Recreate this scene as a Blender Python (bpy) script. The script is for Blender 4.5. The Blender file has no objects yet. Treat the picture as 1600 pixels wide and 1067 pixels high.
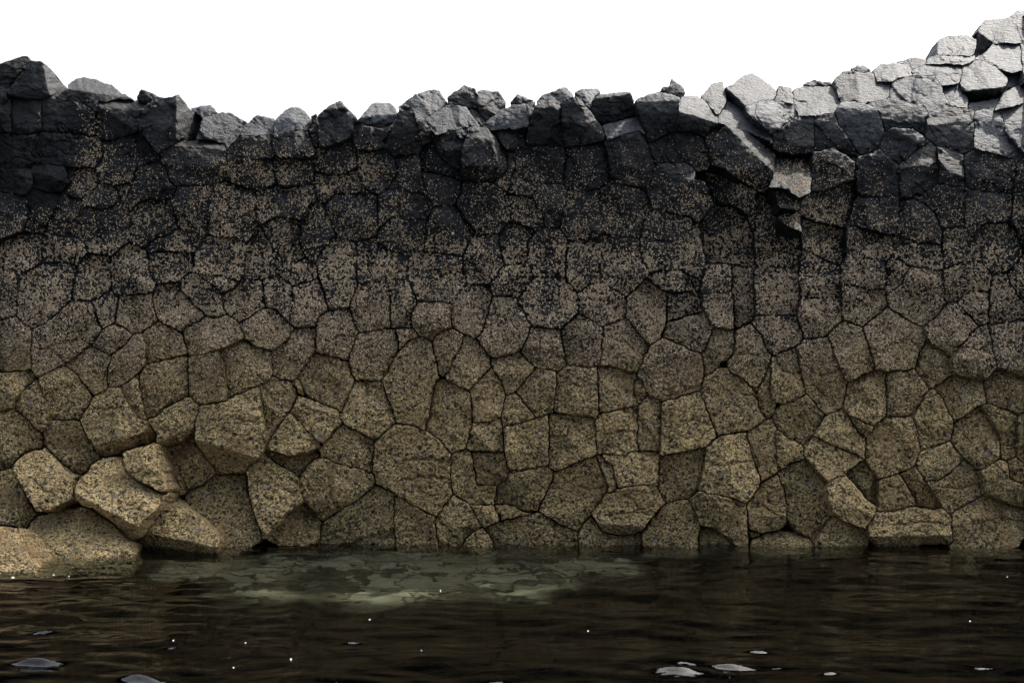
import bpy, math, random
import numpy as np
from mathutils import Vector
random.seed(7); np.random.seed(7)
scene = bpy.context.scene
COL = scene.collection

# ------------------------------------------------------------------ camera
EYE = 1.6; F = 2200.0; CX, CY = 800.0, 533.5
cam = bpy.data.cameras.new('camera'); cam.lens = 36.0*F/1600; cam.sensor_width = 36
cam.clip_start = 0.1; cam.clip_end = 2000
co = bpy.data.objects.new('camera', cam); COL.objects.link(co)
co.location = (0, 0, EYE); co.rotation_euler = (math.radians(90), 0, 0)
scene.camera = co

# ------------------------------------------------------------------ light
SUN = Vector((0.42, 0.46, 0.78)).normalized()       # direction towards the sun
w = bpy.data.worlds.new('World'); scene.world = w; w.use_nodes = True
nt = w.node_tree; nt.nodes.clear()
sky = nt.nodes.new('ShaderNodeTexSky'); sky.sky_type = 'NISHITA'; sky.sun_disc = False
sky.sun_elevation = math.asin(SUN.z)
sky.sun_rotation = math.atan2(SUN.x, SUN.y)
sky.air_density = 1.0; sky.dust_density = 10.0; sky.ozone_density = 1.0; sky.altitude = 0
bg = nt.nodes.new('ShaderNodeBackground'); bg.inputs[1].default_value = 0.12
out = nt.nodes.new('ShaderNodeOutputWorld')
haze = nt.nodes.new('ShaderNodeMix'); haze.data_type = 'RGBA'; haze.blend_type = 'ADD'; haze.inputs[0].default_value = 1.0
# thin cloud veil over the clear sky, brighter round the sun
tcw = nt.nodes.new('ShaderNodeTexCoord'); dt = nt.nodes.new('ShaderNodeVectorMath'); dt.operation = 'DOT_PRODUCT'
nt.links.new(tcw.outputs['Generated'], dt.inputs[0]); dt.inputs[1].default_value = tuple(SUN)
mxz = nt.nodes.new('ShaderNodeMath'); mxz.operation = 'MAXIMUM'; mxz.inputs[1].default_value = 0; nt.links.new(dt.outputs['Value'], mxz.inputs[0])
pw = nt.nodes.new('ShaderNodeMath'); pw.operation = 'POWER'; pw.inputs[1].default_value = 1.6; nt.links.new(mxz.outputs[0], pw.inputs[0])
ma = nt.nodes.new('ShaderNodeMath'); ma.operation = 'MULTIPLY_ADD'; ma.inputs[1].default_value = 9.0; ma.inputs[2].default_value = .45; nt.links.new(pw.outputs[0], ma.inputs[0])
vc = nt.nodes.new('ShaderNodeVectorMath'); vc.operation = 'SCALE'; vc.inputs[0].default_value = (.92, .99, 1.08); nt.links.new(ma.outputs[0], vc.inputs[3])
nt.links.new(vc.outputs[0], haze.inputs[7])
nt.links.new(sky.outputs[0], haze.inputs[6]); nt.links.new(haze.outputs[2], bg.inputs[0]); nt.links.new(bg.outputs[0], out.inputs[0])
sl = bpy.data.lights.new('sun', 'SUN'); sl.energy = 5.0; sl.angle = math.radians(0.5); sl.color = (1, 0.96, 0.9)
so = bpy.data.objects.new('sun', sl); COL.objects.link(so)
so.rotation_euler = (-SUN).to_track_quat('-Z', 'Y').to_euler(); so.location = (6, 6, 12)
scene.view_settings.view_transform = 'Standard'; scene.view_settings.look = 'None'
scene.view_settings.exposure = 0.95; scene.view_settings.gamma = 1; scene.view_settings.use_curve_mapping = False
scene.cycles.use_denoising = True
scene.cycles.max_bounces = 6

# ------------------------------------------------------------------ noise
def _hash(ix, iy, seed):
    h = (ix.astype(np.int64)*374761393 + iy.astype(np.int64)*668265263 + seed*1442695041) & 0xffffffff
    h = ((h ^ (h >> 13))*1274126177) & 0xffffffff
    h = h ^ (h >> 16)
    return (h & 0xffffff)/float(0xffffff)
def perlin(x, y, seed=0):
    ix = np.floor(x); iy = np.floor(y); fx = x-ix; fy = y-iy
    ux = fx*fx*fx*(fx*(fx*6-15)+10); uy = fy*fy*fy*(fy*(fy*6-15)+10)
    def g(a, b):
        t = _hash(ix+a, iy+b, seed)*2*math.pi
        return np.cos(t)*(fx-a)+np.sin(t)*(fy-b)
    return 1.4*((g(0,0)*(1-ux)+g(1,0)*ux)*(1-uy)+(g(0,1)*(1-ux)+g(1,1)*ux)*uy)
def fbm(x, y, n=4, seed=0, gain=.5):
    r = 0; a = 1.0
    for k in range(n):
        r = r+a*perlin(x*2**k+17.3*k, y*2**k-9.1*k, seed+k); a *= gain
    return r
def ridged(x, y, n=3, seed=0):
    r = 0; a = 1.0
    for k in range(n):
        r = r+a*(1-2*np.abs(perlin(x*2**k+5.3*k, y*2**k+9.1*k, seed+k))); a *= .5
    return r
def sstep(a, b, x):
    t = np.clip((x-a)/(b-a), 0, 1); return t*t*(3-2*t)

# ------------------------------------------------------------------ traced outlines of the stones (photograph pixels -> placed at their depth)
STONES = """A1 45,95 65,95 82,113 100,133 106,142 104,155 76,147 66,156 40,155 14,148 16,136 30,118 38,108
A2 -8,103 0,100 20,91 43,88 48,96 38,109 28,120 16,137 0,132 -8,130
A3 -8,128 0,134 14,148 8,162 -8,166
A4 106,132 118,124 130,121 148,123 172,132 195,147 211,156 211,160 190,156 156,162 148,174 140,167 124,160 106,154
A5 212,154 220,139 232,144 251,152 240,157 230,163 222,160
A6 218,186 228,163 243,153 262,152 279,148 288,160 300,173 318,186 310,205 305,219 275,217 262,230 250,238 240,233 222,208
A7 155,161 200,155 215,157 228,164 218,183 217,198 200,212 160,222 152,198 152,178
A8 65,155 82,151 105,155 135,168 149,177 151,200 141,213 110,207 64,206
A9 18,152 64,157 64,207 46,210 20,210 18,180
A10 -8,166 8,162 18,154 20,209 -8,206
A11 297,172 312,165 330,165 340,175 322,184 315,182
A12 318,184 346,175 362,177 385,190 375,205 365,225 355,232 345,222 306,218 312,200
B1 58,210 64,207 110,208 142,215 158,222 160,245 150,262 100,260 55,256 50,235
B2 -8,208 20,210 55,210 50,235 48,260 25,265 -8,262
B3 160,222 200,213 220,210 240,234 250,245 240,255 215,262 205,285 180,290 155,285 150,262 160,245
B4 275,218 305,219 330,220 348,226 352,245 355,270 345,285 330,290 290,290 265,280 258,258 250,240 262,230
B5 -8,263 25,265 48,260 52,290 40,305 -8,300
B6 50,257 100,260 110,285 95,300 70,300 52,290
B7 100,260 150,264 155,286 145,300 125,310 95,300 110,285
C0 155,286 180,290 188,308 185,316 160,330 132,322 126,312 145,300
C1 124,330 132,322 160,330 185,315 203,338 203,378 190,384 175,398 150,396 135,388 128,365
C2 205,330 215,318 235,310 262,318 272,330 278,355 260,368 240,372 228,385 205,380
C3 180,290 205,285 215,262 240,255 258,262 265,282 272,300 262,318 235,310 215,318 205,330 188,308
C4 355,285 375,290 400,300 402,345 400,365 378,374 340,368 325,365 325,330 330,305 345,287
C5 275,300 290,290 330,290 330,305 325,330 325,365 306,387 292,368 278,355 272,330
C6 -8,375 -8,300 40,305 45,340 35,361 10,369
C7 40,305 52,292 70,300 95,302 90,320 75,345 70,366 35,361 45,340
C8 95,302 125,312 124,330 128,365 128,372 72,367 78,338 90,320
C9 -8,376 10,370 35,364 68,368 66,395 64,412 30,430 22,422 -8,415
C10 66,410 68,368 110,370 128,372 134,388 130,402 112,412 100,410
C11 228,388 245,372 262,368 280,357 292,368 306,388 300,396 250,392 232,397
C12 308,388 325,367 375,374 382,400 380,432 373,441 345,430 310,428 304,415
D0 -8,418 22,424 28,432 26,465 25,492 12,496 -8,500
D1 28,435 40,425 62,416 100,410 112,416 113,450 112,468 88,490 72,503 52,512 40,508 26,492 27,460
D2 114,450 125,435 130,402 150,397 170,400 174,420 174,452 155,465 138,470 114,467
D3 175,405 190,386 203,380 226,388 231,405 235,430 243,445 238,456 215,460 186,462 174,452 174,430
D4 231,397 250,393 300,396 303,412 298,425 272,440 243,443 235,425
D5 310,429 345,431 373,441 362,450 346,457 330,443
D6 276,443 298,426 310,430 330,445 346,459 350,490 340,496 322,492 302,475 290,460
D7 239,456 243,445 272,441 285,457 302,476 320,493 312,502 290,512 275,515 255,505 245,495 240,475
D8 186,462 215,461 238,458 241,480 245,500 225,519 208,521 195,512 180,505 182,480
D9 144,470 158,464 173,454 186,463 182,485 179,502 160,513 153,500
D10 51,515 72,505 88,492 112,470 141,471 148,490 158,513 145,536 120,555 100,570 60,590 50,580 49,550
D12 -8,502 25,495 47,513 48,550 47,577 30,580 -8,582
E1 -8,583 47,578 56,591 35,612 22,628 20,640 -8,645
E2 24,622 56,593 66,615 77,650 72,670 57,670 38,652 22,635
E3 60,590 100,571 125,592 146,619 128,645 122,656 82,654 76,650 66,615
E4 103,567 120,556 143,541 174,556 168,580 165,608 146,619 132,603 123,588
E5 144,539 160,518 179,506 208,521 195,538 174,556
E6 209,522 223,521 227,545 229,568 216,584 189,605 172,602 166,592 172,565 176,555 197,538
E7 223,520 246,503 275,516 288,535 292,553 258,562 229,568 227,540
E8 229,569 258,562 292,555 293,600 295,618 265,632 245,648 230,655 221,620 217,586
E9 189,606 215,585 221,620 230,656 212,650 200,632
F1 127,655 146,622 165,610 188,607 200,635 213,651 232,659 244,680 232,694 190,707 160,706 147,702 134,677
F2 232,658 247,648 266,633 292,620 311,635 304,675 278,692 252,698 244,681
F3 72,673 82,655 122,657 134,678 148,703 150,714 132,738 108,735 90,713 69,690
F4 -8,645 22,637 38,652 58,672 69,687 64,699 40,706 20,726 -8,742
G0 -8,736 18,734 38,770 53,800 42,822 -8,822
G1 18,727 37,706 70,701 83,713 107,735 120,745 115,760 110,775 82,788 55,798 38,770 20,740
G2 116,757 148,725 190,713 195,737 225,758 262,772 250,790 223,810 216,840 200,838 180,818 150,798 122,777
G3 191,703 217,694 240,692 246,700 252,722 262,760 254,773 225,757 200,742 192,722
G4 250,700 280,693 303,680 308,702 332,735 312,757 280,768 264,757 252,722
G5 312,635 345,630 385,612 406,604 413,625 412,655 416,685 405,702 398,722 380,738 345,737 325,715 304,688 305,655
G6 296,770 314,760 345,745 383,740 388,765 398,805 408,828 400,842 350,848 335,830 312,808 296,785
G7 218,828 226,815 250,800 253,785 265,777 285,785 318,805 330,820 350,842 330,850 310,853 260,858 222,857
G8 33,830 50,815 112,797 150,800 180,820 213,850 207,864 162,872 105,888 80,887 55,864
G9 -8,820 0,819 22,822 40,845 73,885 60,892 -8,898
H1 386,192 402,181 415,182 430,185 433,192 424,210 400,213 378,210 382,198
H2 430,188 441,175 455,168 467,167 477,175 486,185 484,198 465,205 435,208 428,202
H3 423,211 470,203 484,218 494,236 486,247 440,246 427,234
H3b 385,212 421,212 427,234 425,248 400,250 370,247 356,236 365,224
H4 497,180 512,166 530,157 540,165 550,177 558,183 551,205 545,215 508,231 498,220 496,200
H5 485,182 494,176 497,200 497,222 490,232 485,218 484,198
H6 562,183 580,162 608,160 620,170 620,182 612,194 590,200 556,191
H7 552,190 590,201 613,196 606,212 600,230 575,237 555,233 549,210
H8 621,177 640,168 648,178 655,205 661,228 652,241 614,243 601,232 606,212 618,195
H9 645,172 662,185 677,212 673,220 660,226 653,200
H10 623,168 636,156 650,147 670,141 686,141 698,160 692,168 670,182 662,185 643,168
H11 699,152 708,143 726,134 742,138 746,150 745,166 735,170 722,164 699,162
H12 746,143 760,140 778,143 790,158 772,180 760,187 750,178 745,165
H12b 733,170 745,170 757,187 753,198 742,186
H13 663,186 692,167 728,166 740,182 750,197 732,197 722,200 695,207 675,204
H14 678,222 692,208 707,206 722,218 722,236 720,264 705,259 690,247 680,236
H15 710,207 728,200 733,212 725,221 716,215
H16 723,222 735,196 758,200 770,207 785,228 794,247 792,267 768,284 738,284 720,270 720,240
H17 755,196 772,182 800,165 825,157 837,160 832,175 824,195 812,201 790,203 765,203
H17b 764,204 800,203 820,203 818,225 803,234 790,236 784,226 775,210
H18 797,160 808,146 815,150 835,157 826,161 800,164
H19 838,160 848,148 870,140 885,136 897,150 895,158 876,164 858,156 845,158
H20 836,168 845,156 858,154 875,163 878,200 881,227 850,229 822,223 829,195
H21 876,162 897,150 908,158 930,190 948,214 940,221 905,228 883,228 880,205
H22 897,144 915,138 935,138 938,146 925,160 922,170 910,156
H23 922,168 928,150 945,146 984,142 990,155 998,180 995,183 945,194 932,185
H24 944,194 998,182 1006,208 998,206 960,214 950,218
H25 946,222 970,212 998,204 1012,232 1023,258 1018,284 990,292 956,287 951,250
H26 990,160 995,155 1012,146 1030,143 1050,147 1062,153 1060,180 1055,205 1030,215 1015,224 1007,200
H27 1030,143 1034,136 1046,135 1048,122 1056,128 1068,137 1071,147 1061,152 1048,147
H28 1062,155 1075,148 1090,150 1108,165 1121,182 1121,194 1100,212 1080,207 1060,200 1059,175
H29 1014,226 1030,216 1057,206 1085,210 1100,216 1108,240 1110,258 1090,262 1074,255 1030,255 1020,245
H30 1097,214 1121,195 1132,196 1115,214 1107,232
H31 1095,149 1112,132 1130,128 1134,140 1135,160 1125,178 1118,175 1105,160
H32 1134,137 1150,127 1163,117 1175,114 1190,122 1212,140 1217,152 1205,156 1185,160 1165,168 1155,170 1137,156
H33 1165,165 1185,157 1210,158 1240,164 1247,178 1225,195 1205,209 1195,202 1178,188
H34 1125,178 1137,157 1160,169 1178,188 1200,205 1207,222 1175,207 1140,197 1122,192
H35 1113,215 1122,202 1135,196 1170,208 1200,222 1212,245 1210,272 1197,302 1183,298 1150,277 1128,262 1112,257 1108,235
R1 1465,62 1482,56 1510,54 1526,62 1524,83 1512,88 1480,87 1465,85
R2 1527,50 1540,30 1575,29 1590,17 1610,15 1610,66 1595,68 1552,67 1540,80 1528,88 1524,86
R3 1529,90 1552,68 1594,68 1599,110 1582,115 1560,108 1545,97
R4 1594,67 1610,67 1610,128 1600,128 1598,110
R4b 1560,108 1582,115 1600,112 1600,128 1577,139 1568,144 1576,122
R5 1449,92 1465,86 1490,87 1522,88 1514,97 1505,102 1480,99 1460,101 1447,102
R6 1505,101 1540,98 1560,108 1577,122 1568,145 1562,152 1535,158 1515,160 1502,135
R7 1428,107 1445,101 1480,99 1504,103 1500,118 1498,133 1475,133 1465,125 1458,118 1427,118
R8 1475,135 1500,133 1513,147 1512,168 1500,168 1482,160 1472,145
R9 1515,161 1535,159 1562,153 1558,162 1553,173 1530,172 1513,170
R10 1567,146 1577,139 1600,128 1610,128 1610,158 1590,165 1556,172 1564,152
R11 1400,97 1425,90 1447,92 1447,102 1428,108 1420,101
R12 1363,110 1375,100 1400,98 1420,102 1427,117 1400,122 1392,127 1370,129
R13 1329,106 1340,101 1352,104 1362,110 1345,113 1330,110
R14 1302,123 1320,111 1340,112 1364,113 1370,129 1392,127 1388,152 1370,158 1350,161 1315,159 1308,140
R15 1388,152 1394,126 1420,120 1460,118 1465,126 1475,142 1482,160 1465,168 1448,170 1440,165 1420,159
R16 1254,132 1272,125 1298,127 1302,133 1290,135 1260,134
R17 1240,140 1256,133 1300,134 1307,150 1313,160 1303,175 1285,180 1273,182 1248,179 1240,162
R18 1210,152 1218,133 1238,137 1240,162 1225,160 1210,158
R20 1207,211 1225,197 1248,180 1272,182 1272,215 1271,238 1250,243 1230,241 1212,234
R21 1273,183 1290,176 1302,177 1310,195 1325,215 1340,243 1334,249 1305,232 1272,237
R22 1304,174 1315,159 1330,158 1350,162 1367,168 1378,190 1381,205 1375,230 1362,240 1345,243 1325,215 1312,195
R23 1352,162 1375,156 1392,153 1420,160 1445,170 1448,190 1446,212 1425,201 1400,198 1382,203 1378,188 1368,168
R24 1381,206 1395,199 1425,200 1446,213 1449,222 1425,240 1404,257 1390,245 1375,232
R25 1450,185 1470,168 1500,168 1522,173 1522,192 1520,232 1503,241 1480,232 1460,227 1448,215 1448,200
R26 1524,175 1535,170 1556,172 1565,178 1570,205 1585,225 1606,243 1590,252 1560,240 1525,233 1523,200
R27 1556,172 1590,165 1610,158 1610,243 1590,228 1570,205 1566,178
S1 1335,257 1345,244 1373,234 1404,258 1404,280 1404,306 1380,308 1345,308 1337,290
S2 1405,257 1425,240 1450,224 1465,230 1467,270 1467,286 1440,305 1408,310 1405,280
S3 1466,230 1480,232 1503,241 1506,255 1506,293 1485,290 1468,285 1467,250
S4 1507,245 1522,234 1560,240 1587,252 1588,270 1582,302 1550,301 1508,294 1506,262
S5 1588,252 1610,243 1610,296 1583,302
S6 1212,236 1240,242 1270,240 1268,275 1264,302 1245,308 1230,296 1202,292 1210,270
S7 1270,238 1300,232 1328,245 1336,258 1336,282 1322,284 1300,295 1268,300 1268,270
S8 1250,312 1268,300 1300,295 1322,284 1336,284 1337,308 1328,335 1321,355 1300,351 1275,346 1252,337
S9 1338,309 1380,308 1404,308 1405,340 1400,364 1370,362 1340,354 1323,350 1330,330
S10 1406,311 1430,312 1450,324 1466,343 1472,370 1472,381 1430,378 1398,367 1405,340
S11 1410,310 1440,305 1466,287 1506,295 1507,330 1505,353 1473,357 1465,341 1450,322 1430,311
S12 1507,295 1550,302 1582,303 1582,330 1575,346 1530,351 1507,350
S13 1583,302 1610,297 1610,398 1598,393 1588,360 1582,335
S14 1252,338 1275,347 1300,352 1322,357 1321,395 1313,416 1297,410 1275,399 1254,390
S15 1322,352 1340,356 1370,363 1396,368 1395,400 1385,408 1322,400 1321,375
S16 1397,368 1430,380 1472,383 1473,400 1474,422 1450,419 1420,415 1396,401
S17 1473,359 1500,356 1532,352 1532,390 1531,408 1500,413 1475,420 1472,390
S18 1534,352 1575,347 1588,362 1599,394 1590,410 1574,424 1550,430 1533,410
S19 1475,421 1500,412 1531,408 1545,420 1550,440 1546,454 1515,455 1495,470 1477,470 1475,440
S20 1575,425 1600,400 1610,398 1610,478 1592,462 1578,445
S21 1550,430 1574,425 1580,447 1600,475 1599,492 1580,502 1545,505 1546,470
S22 1313,418 1322,402 1384,408 1384,425 1383,452 1350,449 1314,444
S23 1254,390 1275,399 1297,411 1313,418 1313,442 1312,463 1280,466 1250,463 1248,430
S24 1385,410 1396,402 1422,415 1408,428 1412,442 1385,458
S25 1385,462 1413,441 1425,416 1450,420 1473,425 1475,460 1477,475 1457,500 1441,511 1415,496 1393,483
T1 1200,293 1230,296 1246,308 1250,325 1232,328 1216,318 1210,308
T2 1216,330 1240,328 1252,338 1252,361 1235,357 1216,345
T3 1181,303 1198,303 1211,309 1216,330 1217,345 1250,362 1253,392 1247,418 1181,419 1179,360
T4 1179,420 1247,419 1249,440 1250,466 1245,492 1210,493 1181,491 1178,450
T5 1111,260 1130,263 1181,299 1180,360 1176,362 1165,335 1140,319 1120,320 1108,300
T6 1099,343 1120,320 1143,318 1165,335 1177,362 1178,418 1143,414 1130,411 1104,410 1096,370
T7 1143,415 1177,420 1179,460 1180,495 1165,508 1148,514 1146,460
T8 1103,412 1141,413 1143,430 1140,456 1100,458 1096,440
T9 1099,460 1143,457 1146,485 1147,514 1130,512 1112,508 1100,480
U1 803,236 822,230 850,231 881,229 882,260 881,286 850,289 820,281 804,262
U2 883,230 905,229 942,222 949,240 953,275 946,291 925,297 900,296 882,286
U4 1022,262 1030,256 1072,254 1079,265 1081,285 1100,290 1108,300 1113,320 1098,342 1080,340 1040,331 1020,327 1011,300 1018,284
U5 937,297 956,287 990,292 1011,300 1020,328 1006,347 1000,372 970,371 945,364 940,330
U6 888,297 936,297 938,325 944,364 930,372 890,375 875,358 880,330
U7 840,290 870,287 888,297 879,330 874,356 850,354 845,330 832,310
U8 800,265 820,282 840,290 832,309 805,305 795,298
U9 796,305 815,303 835,312 848,335 851,354 838,360 818,352 797,345
U10 1020,329 1045,331 1078,341 1091,365 1103,410 1096,438 1085,434 1060,420 1020,425 1005,408 1000,375 1008,348
U11 1012,432 1022,427 1060,421 1080,432 1096,440 1090,456 1045,457 1028,447
U12 938,372 945,366 998,374 1003,404 1012,430 980,461 955,449 938,437 937,400
U13 889,376 930,373 937,385 937,438 920,445 903,457 888,440 884,400
U14 825,376 837,361 873,358 887,375 883,400 880,432 836,433 827,410
U15 790,350 815,350 838,361 825,378 823,400 822,409 788,414 777,380
V1 835,435 878,434 892,448 904,460 904,489 876,513 850,511 831,509 815,479 811,468
V2 905,459 922,445 937,440 976,464 979,476 977,496 955,505 941,511 906,488
V3 980,478 984,462 1010,437 1043,458 1041,490 1039,512 1030,527 1009,535 1000,522 980,493
V4 1044,458 1090,458 1096,467 1097,486 1070,493 1042,504 1043,480
V5 1041,506 1070,495 1099,488 1112,510 1110,525 1101,545 1088,550 1060,537 1037,524
V6 768,441 785,419 822,411 834,434 812,464 800,462 772,462 766,450
W1 638,412 650,392 672,395 718,400 724,420 728,442 712,462 705,473 655,471 645,455 638,435
W2 664,380 669,342 680,325 712,320 728,343 743,363 738,375 720,399 690,396 652,390
W3 590,362 614,340 640,344 668,345 664,378 650,392 634,401 612,391 592,380
W4 595,310 608,297 665,303 675,322 669,343 640,344 612,339 590,358 590,330
W5 658,268 690,273 720,283 722,303 713,319 680,324 664,300
W6 722,285 738,285 770,285 785,299 797,320 796,346 772,364 745,364 728,342 714,320
W7 733,376 745,365 775,366 783,385 787,415 767,441 750,445 730,442 724,418 728,396
W9 705,476 730,446 762,446 770,461 766,482 753,522 745,528 735,521 707,510 706,495
W10a 546,480 560,446 580,442 605,440 610,460 612,480 608,512 585,516 560,519 552,500
W10b 606,440 635,436 645,457 651,474 643,490 643,512 612,514 608,485
W11 557,385 566,377 588,370 592,381 612,392 636,403 638,425 633,437 600,439 560,442 557,420
W12 493,411 505,388 522,370 540,373 556,385 557,420 557,447 547,475 540,480 513,485 508,460 500,435
W13 470,342 480,322 505,318 515,343 522,367 505,387 493,411 478,402 470,378
W14 506,320 525,304 560,300 582,303 592,330 588,365 570,374 545,372 524,366 515,343
W15 408,352 430,340 455,341 470,345 470,380 478,402 460,410 441,408 425,386
W16 400,366 408,354 425,388 440,409 438,428 408,436 382,436 382,400
W17 440,411 462,410 479,403 494,415 497,434 480,441 458,447 438,430
W18 348,468 362,450 378,439 405,437 412,450 416,478 400,490 375,502 362,493 351,480
W18b 412,438 437,431 456,448 457,480 452,503 441,493 428,482 415,480 412,460
W19 457,448 480,441 497,435 507,460 512,484 497,494 493,510 465,511 453,503 457,480
X1 355,237 372,248 425,249 430,270 427,292 402,299 375,290 356,284
X2 426,249 486,247 490,265 490,287 460,291 440,291 430,275
X3 402,300 427,293 440,292 490,288 494,306 480,323 470,340 450,340 430,339 412,350 402,345
X4 495,234 508,232 549,217 556,235 560,258 540,271 510,273 493,266 487,248
X5 491,270 510,274 540,272 561,262 562,285 580,301 525,303 505,318 493,305
X6 558,236 575,238 601,232 613,244 621,270 605,298 580,300 562,285 560,262
X7 614,244 654,242 657,268 662,290 668,303 620,298 607,295 622,270
X8 655,240 662,228 678,224 690,247 705,260 721,270 722,284 690,273 660,268
X9 784,230 802,236 804,262 796,297 787,300 772,285 793,268 796,248
Y0 288,512 320,496 340,496 352,493 374,508 382,526 355,540 320,553 296,556 290,530
Y1 375,504 400,490 415,482 428,482 441,494 457,512 451,527 425,547 400,542 384,527
Y2 295,557 320,554 343,548 350,570 355,611 353,624 313,634 296,618 294,600
Y3 344,548 381,530 400,543 422,548 423,580 422,597 398,604 378,612 355,622 352,580
Y4 427,550 448,535 456,520 465,512 493,511 493,530 493,549 480,566 468,583 459,594 440,592 428,583
Y5 495,498 514,486 545,480 551,500 559,520 551,545 544,563 520,557 494,549 493,530
Y6 465,590 480,566 493,551 520,558 543,564 554,593 545,612 533,640 522,638 500,628 475,615
Y7 545,560 551,545 559,521 600,516 617,514 622,535 617,555 605,580 593,594 560,593 554,592
Y8 618,514 641,513 650,525 638,534 624,548 622,530
Y9 599,597 608,578 625,546 645,530 663,527 676,540 684,570 681,597 676,622 670,650 660,668 640,662 620,661 612,636 603,615
Y10 643,488 652,472 690,472 705,475 705,511 690,516 681,523 672,532 655,522 643,508
Y11 676,540 682,523 702,514 720,523 721,537 708,563 700,582 686,583 680,560
Y12 721,540 728,527 746,533 756,555 765,573 751,590 733,608 719,603 702,590 700,583 708,565
Y13 745,528 755,515 768,463 800,462 812,478 830,510 815,547 800,553 780,558 763,548
Y14 734,612 752,590 768,577 783,595 790,618 783,650 770,655 741,660 738,635
Y15 768,568 782,558 811,551 836,576 822,595 806,613 790,617 783,595
Y16 813,548 830,512 874,514 879,535 885,571 870,581 836,573
Y17 876,515 905,490 941,511 940,535 938,573 910,573 886,570 880,545
Y18 941,536 943,511 978,497 1009,535 1007,550 998,577 988,582 960,574 939,572
Y19 998,580 1007,558 1020,545 1039,530 1060,538 1088,550 1097,560 1101,588 1092,611 1062,620 1035,626 1010,612
Y21 1099,558 1106,535 1113,514 1147,515 1150,540 1145,553 1122,560 1112,584 1101,588
Y22 1145,554 1150,515 1173,506 1192,525 1205,555 1200,577 1184,612 1170,598 1155,585 1143,582
Y23 1101,590 1120,580 1143,583 1165,597 1182,618 1186,640 1197,655 1175,672 1150,675 1121,683 1110,650 1094,612
Y24 1184,612 1200,577 1206,575 1204,615 1206,650 1197,655 1187,637
Z1 806,612 836,574 868,581 869,600 864,645 838,653 825,633
Z2 871,581 885,571 931,574 934,600 933,648 925,652 866,642
Z3 935,573 955,571 990,583 991,610 997,633 940,646 936,610
Z4 991,598 1003,595 1010,613 998,632 991,615
Z5 933,656 940,646 995,634 996,655 997,702 975,709 940,707 932,690
Z6 997,635 1012,620 1033,627 1033,660 1030,704 998,703
Z7 1034,628 1062,621 1092,611 1106,645 1120,682 1105,698 1070,706 1033,711 1031,700
Z8 859,646 925,654 931,680 929,709 915,716 885,729 870,737 858,728
Z9 786,668 810,660 857,648 858,690 857,727 840,731 815,735 793,728 787,700
Z10 790,618 805,613 822,635 838,653 800,664 786,668 783,650
AA1 404,600 425,590 445,595 464,605 464,622 445,650 430,677 420,682 410,655 405,630
AA2 455,642 466,617 500,630 527,641 529,662 514,683 499,691 480,672
AA3 420,692 432,670 452,648 478,671 499,692 480,706 450,713 420,702
AA4 534,647 542,625 556,596 594,596 602,612 612,637 618,660 600,675 584,687 560,672 540,662
AA5 499,706 520,677 535,666 552,672 584,689 581,725 577,738 550,727 515,718
AA6 587,692 600,678 620,662 650,669 680,690 699,705 704,740 704,770 692,790 681,805 650,787 620,768 592,757 584,725
AA7 674,607 682,597 716,604 732,612 737,640 736,672 729,692 720,703 700,702 690,682 669,666 672,630
AA8 738,662 770,657 784,654 787,680 786,706 735,705 730,692
AA9 707,716 720,704 736,707 741,735 745,759 776,759 770,787 745,790 727,784 709,767 705,740
AA10 738,707 786,706 793,727 790,750 776,758 746,758 741,730
BB1 384,735 400,717 418,714 438,727 462,742 467,765 464,786 448,801 430,822 415,836 405,825 392,790
BB2 467,750 485,722 512,717 530,729 565,733 582,743 585,760 550,785 525,800 503,814 488,796 472,774
BB3 420,703 450,714 480,708 499,706 482,724 467,745 440,727 420,713
BB4 420,838 450,801 478,790 502,816 500,840 480,846 440,846
BB5 502,822 525,801 555,784 578,764 587,759 617,776 614,800 618,840 614,856 530,856 505,850
BB6 618,778 645,793 678,810 680,835 686,856 620,856 616,825
BB7 681,817 692,795 709,775 733,787 747,810 748,822 722,840 698,856 686,840
BB8 735,788 768,787 782,810 759,824 748,812
BB9 775,790 790,785 808,787 835,800 825,806 785,813 779,803
BB10 708,856 735,837 753,825 766,838 777,858 740,858
BB11 760,826 790,813 830,802 845,803 870,818 902,832 906,856 780,858 770,842
CC1 778,760 793,748 805,737 850,728 866,737 863,752 851,776 840,797 815,806 795,790 773,783
CC2 867,738 900,723 929,713 938,730 951,757 942,778 921,803 903,830 870,816 843,798 851,775
CC3 931,712 957,727 964,757 952,769 943,745
CC4 942,708 975,716 990,706 1018,706 1031,714 1028,757 1000,757 965,759 958,730
CC5 924,802 950,772 975,765 1000,757 1022,758 1039,785 1021,806 1001,830 975,836 945,832 932,814
CC6 904,832 923,805 943,833 975,838 1003,832 985,852 940,856 906,856
CC7 1002,834 1021,808 1040,787 1068,780 1079,786 1093,818 1088,858 1058,860 1025,850
CC8 1032,713 1085,703 1102,697 1100,722 1092,762 1070,779 1040,785 1027,762
CC9a 1104,697 1125,679 1165,676 1176,712 1190,751 1168,786 1140,776 1105,770 1091,765 1098,740 1102,715
CC9b 1081,783 1092,767 1110,771 1140,778 1167,788 1168,820 1167,852 1145,844 1115,824 1095,820
CC10 1088,860 1095,822 1115,826 1145,845 1165,852 1158,868 1110,868
CC11 1167,676 1197,656 1206,660 1214,690 1214,735 1205,745 1190,751 1176,712
CC12 1168,788 1190,757 1203,745 1216,742 1226,768 1229,790 1222,816 1205,830 1190,833 1170,826
CC14 1172,838 1200,832 1240,838 1262,842 1270,858 1240,868 1180,866
DD2 1250,467 1312,465 1316,499 1294,522 1285,528 1256,529 1246,495
DD3 1181,493 1210,493 1245,493 1256,528 1243,541 1210,555 1200,548 1192,525 1174,507
DD4 1315,445 1350,450 1383,454 1387,480 1365,495 1346,510 1317,499
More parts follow.
